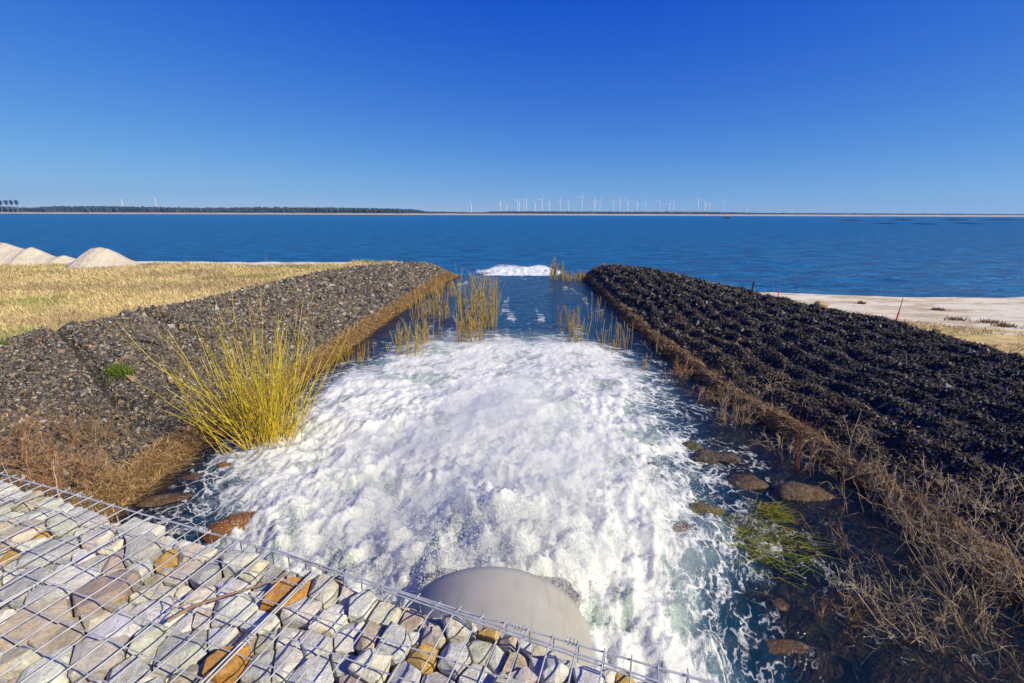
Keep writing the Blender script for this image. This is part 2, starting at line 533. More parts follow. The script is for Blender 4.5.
FAR = 1600.0
def quadstrip(rects):
    V, F = [], []
    for x0, y0, x1, y1, z in rects:
        i = len(V)
        V += [(x0, y0, z), (x1, y0, z), (x1, y1, z), (x0, y1, z)]
        F.append((i, i + 1, i + 2, i + 3))
    return V, F
V, F = quadstrip([(-5300, 27.4, 5300, FAR + 20, 0), (6, 12, 5300, 27.4, 0), (-5300, 24, -9, 27.4, 0)])
tag(mesh('lake_water', V, F, M_LAKE), kind='structure')
V, F = quadstrip([(-5300, -200, 5300, 5100, -1.6)])
tag(mesh('lake_bed', V, F, simple('lake_bed', (.10, .09, .07), scale=.3)), kind='structure')

def fx(px, y):
    return (px - 512) / FPX * y * CP
def far_strip(name, px0, px1, y0, depth, prof, m, kind, npx=2.0, z0=-.5, jit=6.0, rg=.08):
    n = int((px1 - px0) * npx) + 1
    pxs = np.linspace(px0, px1, n)
    h = prof(pxs)
    rows = []
    for k, (dy, f) in enumerate(((0, 0), (.04, .75), (.25, 1.0), (.6, .95), (1, .3))):
        yy = y0 + dy * depth + jit * rng.normal(size=n) * (k > 0)
        rows.append(np.stack([fx(pxs, y0) * (1 + dy * depth / y0), yy, z0 + np.maximum(h * f * (1 + rg * rng.normal(size=n) * (k > 0)), .02 * k)], -1))
    V = np.stack(rows, 0)
    return tag(mesh(name, V.reshape(-1, 3), gridF(5, n), m, smooth=False), kind=kind)
PX1 = FAR / FPX * 1.0                                  # metres per pixel at the far shore
M_SHORE = simple('far_sand', (.46, .32, .24), .9, var=.12, scale=.02)
M_WOOD = simple('far_wood', (.035, .045, .040), .9, var=.55, scale=.02)
M_HEATH = simple('far_heath', (.11, .085, .075), .9, var=.3, scale=.01)
far_strip('far_beach', -260, 1300, FAR, 60, lambda p: PX1 * (1.45 + .2 * noise3(p * .05, 0, 1) + 0 * p), M_SHORE, 'structure', .5, -.2, 0.0, .02)
V, F = quadstrip([(-5300, FAR + 55, 5300, 5100, 2.2)])
tag(mesh('far_plain', V, F, M_HEATH), kind='structure')
def wood_prof(p):
    base = np.interp(p, [-300, 0, 20, 35, 60, 110, 200, 260, 330, 405, 418, 425, 440, 470, 492], [8, 6.5, 5.2, 5.2, 6.6, 6.8, 5.6, 6.4, 6.5, 5.4, 4.4, 3.0, 2.7, 2.3, 2.0])
    return PX1 * (base + .35 * noise3(p * .12, 0, 2) + .3 * noise3(p * .6, 0, 5))
far_strip('far_wood', -300, 492, FAR + 70, 420, wood_prof, M_WOOD, 'stuff', 3, 2.0)
far_strip('far_hill', -260, 250, FAR + 520, 700, lambda p: PX1 * 1.3 * np.interp(p, [-260, 40, 90, 130, 200, 250], [4, 5.0, 7.2, 6.6, 4.5, 2]), M_HEATH, 'structure', .6)
def wood2(p):
    base = np.interp(p, [480, 490, 520, 600, 700, 740, 760, 800, 1024, 1300], [2.2, 3.6, 3.9, 3.8, 3.9, 3.4, 2.9, 2.9, 2.5, 2.5])
    return PX1 * 1.55 * (base * .9 + .25 * noise3(p * .2, 0, 3) + .15 * noise3(p * .9, 0, 6))
far_strip('distant_wood', 478, 1300, FAR * 1.55, 500, wood2, M_WOOD, 'stuff', 3)

# air between here and the far shore
hz = bpy.data.materials.new('haze'); hz.use_nodes = True
hz.node_tree.nodes.remove(hz.node_tree.nodes['Principled BSDF'])
pv = hz.node_tree.nodes.new('ShaderNodeVolumePrincipled')
pv.inputs['Color'].default_value = (.30, .66, 1.0, 1)
pv.inputs['Density'].default_value = .00009
pv.inputs['Anisotropy'].default_value = .2
hz.node_tree.links.new(pv.outputs[0], hz.node_tree.nodes['Material Output'].inputs['Volume'])
bx = [(-5400, -210, -3), (5400, -210, -3), (5400, 5200, -3), (-5400, 5200, -3), (-5400, -210, 230), (5400, -210, 230), (5400, 5200, 230), (-5400, 5200, 230)]
bf = [(3, 2, 1, 0), (4, 5, 6, 7), (0, 1, 5, 4), (1, 2, 6, 5), (2, 3, 7, 6), (3, 0, 4, 7)]
HAZE = tag(mesh('haze', bx, bf, hz), kind='stuff')

# ------------------------------------------------------------------ wind farm, towers, far trees
M_TURB = simple('turbine_white', (.80, .80, .80), .5, var=.03, scale=.1)
def lathe(prof, n=10, z=True):
    V = [(r * math.cos(2 * math.pi * k / n), r * math.sin(2 * math.pi * k / n), h) for r, h in prof for k in range(n)]
    F = [(j * n + k, j * n + (k + 1) % n, (j + 1) * n + (k + 1) % n, (j + 1) * n + k) for j in range(len(prof) - 1) for k in range(n)]
    return V, F
TURB = [(471, 205), (500, 203.4), (506.2, 205.6), (516.6, 202.7), (518.8, 203), (523.4, 205), (525.6, 201.2), (534.4, 203.4), (541.2, 200.5), (548.6, 203.4), (559.3, 201.2),
        (567.9, 203.4), (581, 197.6), (593.8, 201.2), (598.9, 202.7), (612.5, 202), (618.8, 201.2), (626.7, 202), (635.9, 204.2), (644, 202.7),
        (658.3, 202), (668.1, 204.2), (671.8, 204.2), (696.7, 201.2), (703.6, 204.2), (708, 205.6), (722.3, 202.7), (745, 206.4)]
tw_d = bl_d = na_d = None
r0 = random.Random(5)
words_n = ['first', 'second', 'third', 'fourth', 'fifth', 'sixth', 'seventh', 'eighth', 'ninth', 'tenth', 'eleventh', 'twelfth', 'thirteenth', 'fourteenth', 'fifteenth', 'sixteenth', 'seventeenth', 'eighteenth', 'nineteenth', 'twentieth', 'twenty-first', 'twenty-second', 'twenty-third', 'twenty-fourth', 'twenty-fifth', 'twenty-sixth', 'twenty-seventh', 'twenty-eighth']
HOR = 214.3
for i, (px, py) in enumerate(TURB):
    yy = 3900 + r0.uniform(-500, 700)
    hub = (HOR - 2 - py + 1.5) / FPX * yy * 1.0 + 6
    lab = f'white wind turbine on the far shore, {words_n[i]} from the left of the long row'
    if i == 12: lab = 'tallest white wind turbine on the far shore, near the middle of the row'
    if i == 0: lab = 'lone white wind turbine at the left end, apart from the long row'
    t = empty('wind_turbine', (fx(px, yy), yy, 2.2), lab, 'wind turbine', 'wind turbines along the far shore')
    V, F = lathe([(3.6, 0), (3.3, hub * .5), (2.4, hub), (0.3, hub + .6)], 8)
    mesh('tower', V, F, M_TURB, t, smooth=True)
    V, F = lathe([(.2, -5), (2.2, -4.6), (2.4, 0), (2.2, 6), (.3, 7)], 8)
    V = np.array(V)[:, [0, 2, 1]] + [0, 0, hub + .5]
    mesh('nacelle', V, F, M_TURB, t, smooth=True)
    ph = r0.uniform(0, 2.1)
    bl = hub * .40
    for k in range(3):
        a = ph + k * 2.0944
        d = np.array([math.sin(a), 0, math.cos(a)]); s = np.array([math.cos(a), 0, -math.sin(a)])
        c = np.array([0, -5.2, hub + .5])
        pts = []
        for f, wd in ((0, 1.1), (.18, 2.6), (.5, 1.8), (1, .4)):
            for sx, sy in ((-.35, -.25), (.65, -.1), (.65, .1), (-.35, .25)):
                pts.append(c + d * bl * f + s * wd * 1.2 * sx + np.array([0, 1.6 * sy, 0]))
        F = [(j * 4 + q, j * 4 + (q + 1) % 4, (j + 1) * 4 + (q + 1) % 4, (j + 1) * 4 + q) for j in range(3) for q in range(4)] + [(12, 13, 14, 15)]
        mesh('blade', np.array(pts), F, M_TURB, t)
M_TOWER = simple('tower_concrete', (.55, .56, .58), .7, var=.05, scale=.1)
for px, top, wd, lab in ((157.2, 201.2, 1.5, 'bright white tower rising above the left far wood'), (123.5, 202.2, 1.7, 'faint pale tower above the far wood left of the bright one')):
    yy = 2300.0
    t = empty('white_tower', (fx(px, yy), yy, 2), lab, 'tower', 'pale towers beyond the far wood')
    hh = (HOR - top) / FPX * yy + 2
    rr = wd / FPX * yy * .36
    V, F = lathe([(rr * 1.05, 0), (rr * .95, hh * .55), (rr, hh * .9), (rr * 1.1, hh * .91), (rr * 1.1, hh * .97), (rr * .5, hh), (.1, hh + 1)], 12)
    mesh('shaft', V, F, M_TOWER, t)
    V, F = lathe([(.4, hh), (.25, hh + 9)], 6)
    mesh('mast', V, F, M_TURB, t)
M_FARTREE = simple('far_pine', (.05, .085, .12), .9, var=.3, scale=.2)  # distance haze tinted into the crown colour as a lighter blue
M_FARTRUNK = simple('far_trunk', (.20, .13, .09), .9, scale=.2)
for i, px in enumerate((2.3, 8.3, 13.4, 18.4)):
    yy = FAR + 60
    t = empty('pine_tree', (fx(px, yy), yy, 3), f'dark lone tree standing above the far wood, {["leftmost", "second", "third", "rightmost"][i]} of the four', 'tree', 'four tall trees at the far left')
    h0 = 7.4 / FPX * yy; h1 = 11.6 / FPX * yy
    V, F = lathe([(1.2, -2), (.8, h0), (.3, h1 * .95)], 6)
    mesh('trunk', V, F, M_FARTRUNK, t)
    n = 260
    u = unit(rng.normal(size=(n, 3))) * rng.uniform(.3, 1, (n, 1)) ** .5
    c = u * [4.2, 4.2, (h1 - h0) * .5] * (1 + .3 * noise3(u[:, :1] * 2, u[:, 1:2] * 2, u[:, 2:] * 2 + i)) + [0, 0, (h0 + h1) / 2]
    tri = (c[:, None, :] + rng.normal(size=(n, 3, 3)) * 1.5).reshape(-1, 3)
    mesh('crown', tri, np.arange(n * 3).reshape(-1, 3), M_FARTREE, t)

# reed islets far out on the lake
for i, (px, py, wpx, lab) in enumerate(((850, 219.6, 24, 'long low reddish reed islet, left end of the islets far out'), (887, 222.6, 12, 'small flat reed islet left of the largest near one'),
        (924, 222.8, 24, 'largest and nearest brown reed islet out on the lake'), (902, 219.0, 20, 'thin dark reed strip behind the brown islets'),
        (972, 222.4, 8, 'tiny round reed islet on its own at the right'), (955, 218.6, 22, 'faint reed strip right of the middle islets'), (1003, 218.6, 40, 'long dark reed strip at the right edge of the lake'),
        (727, 217.8, 6, 'tiny brown reed tuft far out below the turbines'))):
    d = (py - 214.5) / FPX
    yy = CAM_Z / d
    n = 700
    wd = wpx / FPX * yy * .5
    b = np.c_[np.clip(rng.normal(size=n) * .45, -1, 1) * wd, rng.normal(size=n) * 3, np.zeros(n) - .1]
    h = 1.1 * (yy / 400) * (1 - .6 * np.abs(b[:, 0] / wd)) * rng.uniform(.5, 1.2, n)
    dd = unit(np.c_[rng.normal(size=(n, 2)) * .12, np.ones(n)])
    cc = np.array([.13, .075, .055]) * rng.uniform(.5, 1.3, (n, 1))
    V, F, C = blades(b, dd, h, .16 * yy / 400, .1, cc)
    tag(mesh('reed_islet', V, F, M_PLANT, col=C, loc=(fx(px, yy), yy, 0)), lab, 'islet', 'reed islets out on the lake')

# ------------------------------------------------------------------ weir foam on the lake
xx, yy = np.meshgrid(np.linspace(-5.5, 6.5, 160), np.linspace(27.5, 48, 120))
edge = np.maximum(np.abs((xx - .35) / (2.75 + .05 * (yy - 30))), 0)
foam = sstep(1.2, .55, edge + .35 * noise3(xx * .9, yy * .4, 7)) * sstep(38.0 , 31.5, yy + 1.9 * noise3(xx * .8, yy * .2, 1) + .5 * np.abs(xx - .3)) * 1.1 + .50 * sstep(2.0, .5, edge) * sstep(48, 36, yy + 3 * noise3(xx * .5, yy * .3, 14)) * (.5 + noise3(xx * .6, yy * .25, 4))
zz = .02 + foam * (.0 + .22 * fbm(xx * 1.9, yy * 1.2, 2, 5, True))
tag(mesh('weir_foam', np.stack([xx, yy, zz], -1).reshape(-1, 3), gridF(*xx.shape), lakefoam_mat(), fl=dict(foam=foam * .66), smooth=True), kind='stuff')

# ------------------------------------------------------------------ the channel water, churned white below the pipe
yv = [0.7]
while yv[-1] < 27.5: yv.append(yv[-1] + .014 + .0028 * max(yv[-1] - 2, 0))
yv = np.array(yv); xv = np.linspace(-5.2, 5.6, 560)
X, Y = np.meshgrid(xv, yv)
PLX, PLY = -.05, 3.7
TH = np.arctan2(X + .1, np.maximum(Y + .6, .2)); RD = np.hypot(X + .1, Y + .6)
PU, PV = TH * 5.0, RD * .62
wx = X + .75 * fbm(X * .8, Y * .6, 1, 4) + .35 * fbm(X * 3.1, Y * 2.2, 21, 3); wy = Y + .5 * fbm(X * .9, Y * .7, 11, 3)
fl_ = np.interp(wy, [0, 2, 3, 4, 5, 6.5, 8, 10.5, 12.2, 14], [-1.5, -1.6, -1.9, -2.6, -3.2, -3.65, -3.5, -2.9, -2.4, -1.2])
fr_ = np.interp(wy, [0, 2, 3, 3.5, 4.5, 5.5, 7, 9, 11.5, 12.2, 14], [1.1, 1.2, 1.25, 1.35, 1.9, 2.05, 2.2, 2.4, 2.4, 1.8, 1.0])
din = np.minimum(wx - fl_, fr_ - wx)                                   # > 0 inside the white water
core = sstep(-.75, .55, din) * sstep(13.2, 11.2, wy + 1.1 * noise3(X * 1.1, Y * .25, 2) + .5 * noise3(X * 4, Y * .4, 27))
side = sstep(-2.1, -.1, din) * sstep(16.5, 10.5, wy)                    # lacy skirts
up = sstep(12, 14, Y)
streak = noise3(X * 2.2 + .6 * noise3(X, Y * .5, 3), Y * .22, 5) + .5 * noise3(X * 5, Y * .5, 6)
foam = .64 * core + .36 * side * (1 - core) + up * .40 * sstep(.0, .8, streak) + up * .30 * sstep(3.2, 1.2, np.abs(X + .35)) * sstep(.2, .8, noise3(X * 3, Y * .35, 8)) * sstep(22, 13, Y)
foam += .35 * sstep(26.2, 26.8, Y)
rightlace = sstep(1.9, 2.6, X) * sstep(4.1, 3.4, X) * sstep(8.5, 6.5, Y) * sstep(1.8, 3.0, Y)
leftlace = sstep(-4.6, -4.0, X) * sstep(-2.0, -3.0, X) * sstep(3.6, 4.6, Y) * sstep(7.5, 6, Y)
foam += .20 * (rightlace + leftlace) * (.5 + noise3(X * 1.4, Y * 1.1, 15))
rr = np.hypot(X - PLX, (Y - PLY) * .8)
boil = np.interp(Y, [0, 2.5, 4, 6, 9, 11.5, 13, 18, 27], [.5, .8, 1, .8, .42, .18, .08, .06, .05])
b1 = fbm(PU * 1.25 + .25 * noise3(X, Y, 71), PV * 1.15, 2.0, 5, True)
b2 = fbm(PU * 3.6 + .5 * b1, PV * 3.2, 5.0, 4, True)
b3 = fbm(X * 9 + b2, Y * 8, 7.0, 3, True)
lump = .30 * (.62 - 1.5 * b1) + .13 * (.45 - b2) + .035 * (.4 - b3)
Z = ZW + core * boil * (lump + .10) + (1 - core) * (.028 * fbm(X * 1.8, Y * 1.3, 3, 4) + side * .05 * fbm(X * 3, Y * 2.4, 8, 3))
plume = np.exp(-((X - PLX) / .85) ** 2 - ((Y - PLY) / np.where(Y < PLY, .85, 1.5)) ** 2)
Z += plume * (.40 + .35 * fbm(X * 3, Y * 2.6, 12, 4))
spk = fbm(X * 5.2 + .9 * b2, Y * 4.6 + .7 * b1, 41, 4) + .25 * np.abs(noise3(X * 15, Y * 14, 43))
Z += core * np.interp(Y, [0, 3, 6, 9, 12], [.08, .16, .11, .04, .015]) * spk
Z += .12 * np.exp(-((Y - 11.3) / .5) ** 2) * sstep(2.8, 1.8, np.abs(X))          # the standing wave at the far end
Z += sstep(26.0, 27.5, Y) * -.5
Z = np.maximum(Z, ZW - .10 - (Y > 26) * 2)
hole = noise3(PU * 2.2 + .6 * b1, PV * 2.4, 33) + .55 * noise3(PU * 5.5, PV * 5.0, 35) + .3 * noise3(PU * 13, PV * 10, 37)
foam -= core * (.50 + .28 * sstep(1.3, .1, din)) * sstep(.0, .70, hole) * np.interp(Y, [0, 10, 12], [1, .9, .5])
foam += core * .20 * sstep(.0, -.6, hole)
foam += .28 * core * np.clip(lump * 4.5, -.9, .6) * np.interp(Y, [0, 9, 12], [1, 1, .5])
foam += .3 * plume
turb = np.clip(np.maximum(sstep(-1.3, .2, din) * sstep(15, 11.5, Y) * .95, .08 + .55 * sstep(9, 14, Y) * sstep(4.4, 2.2, np.abs(X))), 0, 1)
turb = np.maximum(turb * sstep(-.05, .8, np.minimum(X - ip(XL, Y), ip(XR, Y) - X)), .05)
aer = sstep(-.7, .5, din) * sstep(14, 11, Y)
Zt, OUT = Hf(X, Y, True)[:2]
keep = OUT < .35
# water hides in the pipe and the basket
tag(mesh('channel_water', np.stack([X, Y, Z], -1).reshape(-1, 3), gridF(*X.shape, keep), M_WATER, smooth=True,
     fl=dict(foam=foam, turb=turb, aer=aer, pu=PU, pv=PV)), kind='structure')

# spray: thousands of drops thrown up over the white water
def drops(c, r, r_=rng):
    o = np.array([(1, 0, 0), (-1, 0, 0), (0, 1, 0), (0, -1, 0), (0, 0, 1), (0, 0, -1)], float)
    f = np.array([(0, 2, 4), (2, 1, 4), (1, 3, 4), (3, 0, 4), (2, 0, 5), (1, 2, 5), (3, 1, 5), (0, 3, 5)])
    V = c[:, None, :] + o[None] * r[:, None, None] * (1 + r_.uniform(-.3, .6, (len(c), 1, 3)))
    return V.reshape(-1, 3), (f[None] + 6 * np.arange(len(c))[:, None, None]).reshape(-1, 3)
cen, rad = [], []
ix = np.arange(X.size)
pw = (core * boil * np.clip(.2 + lump * 3, .02, 2) * (.25 + .75 * sstep(9, 3, Y)) * np.gradient(yv)[:, None]).ravel()
pick = rng.choice(ix, 52000, p=pw / pw.sum())
hgt = rng.exponential(1, 52000) * .085 * boil.ravel()[pick]
cen.append(np.c_[X.ravel()[pick] + rng.normal(size=52000) * .03, Y.ravel()[pick] + rng.normal(size=52000) * .03, Z.ravel()[pick] + hgt])
rad.append(rng.uniform(.0012, .0042, 52000))
for k in range(110):                                                    # jets of drops
    a = rng.integers(len(pick)); b0 = np.array([X.ravel()[pick[a]], Y.ravel()[pick[a]], Z.ravel()[pick[a]]])
    if k < 80: b0 = np.array([PLX + rng.normal() * .6, PLY - .2 + rng.normal() * .6, ZW + .55])
    d = unit(np.array([rng.normal() * .5, rng.normal() * .4 + .1, 1.0])); n = 520
    t = rng.uniform(0, 1, n) ** 1.3; L = rng.uniform(.2, .85)
    c = b0 + d * (t * L)[:, None] + rng.normal(size=(n, 3)) * (.02 + .13 * t)[:, None]
    c[:, 2] -= .25 * t ** 2 * L
    cen.append(c); rad.append(rng.uniform(.0015, .0045, n))
V, F = drops(np.concatenate(cen), np.concatenate(rad))
m, n_, l_, b_ = mat('spray')
q = NB(m)
l_.new(q.ramp(q.noise(q.obj(), 3, 3), [(.3, (.82, .86, .88)), (.7, (.93, .94, .94))]), b_.inputs['Base Color'])
b_.inputs['Roughness'].default_value = .3
tl = q.new('ShaderNodeBsdfTranslucent'); tl.inputs[0].default_value = (.9, .92, .93, 1)
ms = q.new('ShaderNodeMixShader'); ms.inputs[0].default_value = .35
l_.new(b_.outputs[0], ms.inputs[1]); l_.new(tl.outputs[0], ms.inputs[2]); l_.new(ms.outputs[0], n_['Material Output'].inputs[0])
tag(mesh('spray', V, F, m, smooth=True), kind='stuff')

u_, v_ = np.meshgrid(np.linspace(0, 2 * np.pi, 60, endpoint=False), np.linspace(0, np.pi / 2, 16))
dx_, dy_, dz_ = np.cos(u_) * np.cos(v_), np.sin(u_) * np.cos(v_), np.sin(v_)
kk_ = 1 + .95 * fbm(dx_ * 2.8, dy_ * 2.8, dz_ * 2.8 + 3, 4)
mx, my, mz = -.15 + 1.75 * dx_ * kk_, 5.3 + (2.7 * dy_) * kk_, ZW - .12 + np.maximum(dz_ * kk_ * .95, 0)
nv, nu = u_.shape
idx = np.arange(nv * nu).reshape(nv, nu)
F = np.stack([idx[:-1], np.roll(idx, -1, 1)[:-1], np.roll(idx, -1, 1)[1:], idx[1:]], -1).reshape(-1, 4)
V = np.stack([mx, my, mz], -1).reshape(-1, 3)
V = np.concatenate([V, [[-.15, 5.3, ZW - .13]]]); c0 = len(V) - 1
F = np.concatenate([F, np.stack([np.roll(idx[0], -1), idx[0], np.full(nu, c0), np.full(nu, c0)], -1)])
F3 = np.concatenate([F[:, [0, 1, 2]], F[:len(F) - nu][:, [0, 2, 3]]])
mm = bpy.data.materials.new('spray_mist'); mm.use_nodes = True
mm.node_tree.nodes.remove(mm.node_tree.nodes['Principled BSDF'])
pv = mm.node_tree.nodes.new('ShaderNodeVolumePrincipled')
pv.inputs['Color'].default_value = (.97, .975, .98, 1); pv.inputs['Density'].default_value = .55; pv.inputs['Anisotropy'].default_value = .1
mm.node_tree.links.new(pv.outputs[0], mm.node_tree.nodes['Material Output'].inputs['Volume'])
tag(mesh('spray_mist', V, F3, mm), kind='stuff')

# ------------------------------------------------------------------ broken slag on the two banks
def ico():
    bm = bmesh.new(); bmesh.ops.create_icosphere(bm, subdivisions=1, radius=1)
    V = np.array([v.co for v in bm.verts]); F = np.array([[v.index for v in f.verts] for f in bm.faces]); bm.free()
    return V, F
IV, IF = ico()
OV = np.array([(1, 0, 0), (-1, 0, 0), (0, 1, 0), (0, -1, 0), (0, 0, 1), (0, 0, -1)], float)
OF = np.array([(0, 2, 4), (2, 1, 4), (1, 3, 4), (3, 0, 4), (2, 0, 5), (1, 2, 5), (3, 1, 5), (0, 3, 5)])
def scatter_stones(name, pts, size, cols, label=None):
    n = len(pts)
    sc = 1.2 * size[:, None] * rng.uniform(.55, 1.25, (n, 3))
    V = OV[None] * (1 + rng.normal(size=(n, 6, 1)) * .22) + rng.normal(size=(n, 6, 3)) * .22
    V = V * sc[:, None, :]
    a, b = rng.uniform(0, 6.28, n), rng.uniform(-.8, .8, n)
    ca, sa, cb, sb = np.cos(a)[:, None], np.sin(a)[:, None], np.cos(b)[:, None], np.sin(b)[:, None]
    x, y, z = V[..., 0], V[..., 1], V[..., 2]
    y, z = y * cb - z * sb, y * sb + z * cb
    x, y = x * ca - y * sa, x * sa + y * ca
    V = np.stack([x, y, z], -1) + pts[:, None, :]
    F = OF[None] + 6 * np.arange(n)[:, None, None]
    return tag(mesh(name, V.reshape(-1, 3), F.reshape(-1, 3), M_RIP, col=np.repeat(cols, 6, 0)), kind='stuff')

def bank_pts(n, L):
    y = np.concatenate([rng.uniform(1.5, 12, int(n * .68)), rng.uniform(12, 26.2, n - int(n * .68))])
    xl, w = (ip(XL, y), ip(XL, y) - ip(CL, y)) if L else (ip(XR, y), ip(CR, y) - ip(XR, y))
    o = .30 + rng.uniform(0, 1, n) * (w + .05)
    x = xl - o if L else xl + o
    z = Hf(x, y)
    ok = z > -.1
    return np.c_[x, y, z][ok], o[ok]
pts, o = bank_pts(125000, True)
keepm = ~((pts[:, 1] < 5.0) & (o < 3.2) & (rng.uniform(size=len(pts)) < .55))
pts = pts[keepm]
size = rng.uniform(.010, .027, len(pts)) * np.exp(.30 * rng.normal(size=len(pts))) * np.clip(pts[:, 1] / 9, .9, 1.8)
cols = np.array([.070, .059, .054]) * rng.uniform(.25, 2.1, (len(pts), 1)) ** 1.1
u = rng.uniform(size=len(pts))
cols[u < .22] = np.array([.27, .19, .12]) * rng.uniform(.5, 1.3, ((u < .22).sum(), 1))
cols[u > .94] = np.array([.38, .36, .33])
pts[:, 2] += size * .25
scatter_stones('crushed_stone', pts, size, cols)
pts, o = bank_pts(125000, False)
size = rng.uniform(.010, .027, len(pts)) * np.exp(.30 * rng.normal(size=len(pts))) * np.clip(pts[:, 1] / 9, .9, 1.8)
size = size * .85
cols = np.array([.028, .0225, .0195]) * np.exp(rng.normal(size=(len(pts), 1)) * .75)  # this bank's shade is put into the colour: darker stones than on the left
u = rng.uniform(size=len(pts))
cols[u < .07] = np.array([.17, .115, .07]) * rng.uniform(.5, 1.3, ((u < .07).sum(), 1))
cols[u > .97] = np.array([.24, .235, .23])
pts[:, 2] += size * .25
scatter_stones('crushed_stone', pts, size, cols)

# ------------------------------------------------------------------ outfall pipe
m, n_, l_, b_ = mat('pipe_grp')
q = NB(m); v = q.obj()
c = q.ramp(q.noise(v, 2.2, 6, .6), [(.3, (.33, .305, .265)), (.7, (.42, .39, .34))])
c = q.mix(q.range(q.noise(q.obj((1, .15, 1)), 9, 6, .75), .52, .70, 0, .6), c, (.27, .235, .19))
c = q.mix(q.range(q.voro(v, 11), .0, .06, .6, 0), c, (.13, .11, .09))
l_.new(c, b_.inputs['Base Color']); b_.inputs['Roughness'].default_value = .5
l_.new(q.bump(q.noise(v, 60, 3), .08, .01), b_.inputs['Normal'])
M_PIPE = m
PR, PCX, PZ = .66, -.13, CAM_Z - 2.12 - .66
PY1 = 2.42
pipe = empty('outfall_pipe', (PCX, 1.2, PZ), 'big beige outfall pipe jutting out under the stone-filled wire baskets', 'pipe')
N = 64
ang = np.linspace(0, 2 * np.pi, N, endpoint=False)
secs = [(-1.4, PR), (0.0, PR), (PY1 - 1.2 - .07, PR), (PY1 - 1.2 - .02, PR - .006), (PY1 - 1.2, PR - .03), (PY1 - 1.2 - .005, PR - .055), (-1.4, PR - .055)]
V = np.array([(r * math.sin(a), y, r * math.cos(a)) for y, r in secs for a in ang])
F = [(j * N + k, j * N + (k + 1) % N, (j + 1) * N + (k + 1) % N, (j + 1) * N + k) for j in range(len(secs) - 1) for k in range(N)]
mesh('pipe_barrel', V, F, M_PIPE, pipe, smooth=True)
# the thick splash plate under the mouth, showing past the barrel on both sides
pl0, pl1 = np.array(P(424, 585, 2.86)), np.array(P(582, 598, 2.86))
ud = unit(pl1 - pl0); vd = np.array([-ud[1], ud[0]])
Lp = np.linalg.norm(pl1 - pl0)
ring = []
for cx_, cy_, a0, rr0 in ((Lp - .13, .0, -90, .13), (Lp - .16, .06, 0, .10), (.12, .06, 90, .10), (.12, -.0, 180, .12)):
    for t in np.radians(np.linspace(a0, a0 + 90, 7)):
        ring.append(pl0 + ud * (cx_ + rr0 * math.cos(t)) + vd * (cy_ + rr0 * math.sin(t)))
ring = np.array(ring) + vd * .035; cen_ = ring.mean(0); nr = len(ring)
lay = [(1.0, -.50), (1.0, -.07), (.985, -.062), (1.0, -.055), (1.0, -.008), (.985, 0.0), (.5, .012), (.01, .012)]
V = np.array([(*(cen_ + (p - cen_) * f), CAM_Z - 2.86 + dz) for f, dz in lay for p in ring]) - np.array(pipe.location)
F = [(j * nr + k, j * nr + (k + 1) % nr, (j + 1) * nr + (k + 1) % nr, (j + 1) * nr + k) for j in range(1, len(lay) - 1) for k in range(nr)]
mesh('splash_plate', V, F, M_PIPE, pipe)
V2 = V.copy(); V2[:nr, :2] = (V2[:nr, :2] - V2[:, :2].mean(0)) * .9 + V2[:, :2].mean(0); V2[nr:2 * nr, :2] = (V2[nr:2 * nr, :2] - V2[:, :2].mean(0)) * .95 + V2[:, :2].mean(0)
mesh('rusty_support', V2[:2 * nr], [(k, (k + 1) % nr, nr + (k + 1) % nr, nr + k) for k in range(nr)], simple('rusty_steel', (.22, .085, .02), .8, var=.6, scale=14), pipe)

# ------------------------------------------------------------------ gabions: wire baskets full of broken stone
HG = 1.40
ZT = CAM_Z - HG
E0 = np.array(P(0, 475, HG)); E1 = np.array(P(722, 676, HG))
EV = unit(E1 - E0); NV = np.array([EV[1], -EV[0]])                      # NV points back towards the camera
LEN = np.linalg.norm(E1 - E0)
def gp(e, n): return E0 + EV * e + NV * n
def ge(p):
    d = np.asarray(p) - E0
    return d @ EV, d @ NV
E_SPLIT = ge(P(272, 550.5, HG))[0]
IN1 = ge(P(631, 674, HG))
def strip_w(e):                                                        # width of the sloping front strip right of the split
    return np.clip((e - E_SPLIT) / (IN1[0] - E_SPLIT), 0, 1.3) * IN1[1]
def drop(e, n):                                                        # the strip falls away towards the front edge
    w = strip_w(e)
    return np.where(w > .01, .035 * np.clip((e - E_SPLIT) / .9, 0, 1) * sstep(1.0, 0.0, n / np.maximum(w, .01)), 0)

m, n_, l_, b_ = mat('galvanised_wire')
q = NB(m)
l_.new(q.ramp(q.noise(q.obj(), 30, 4), [(.3, (.42, .42, .41)), (.7, (.68, .68, .67))]), b_.inputs['Base Color'])
b_.inputs['Metallic'].default_value = .35; b_.inputs['Roughness'].default_value = .42
M_WIRE = m

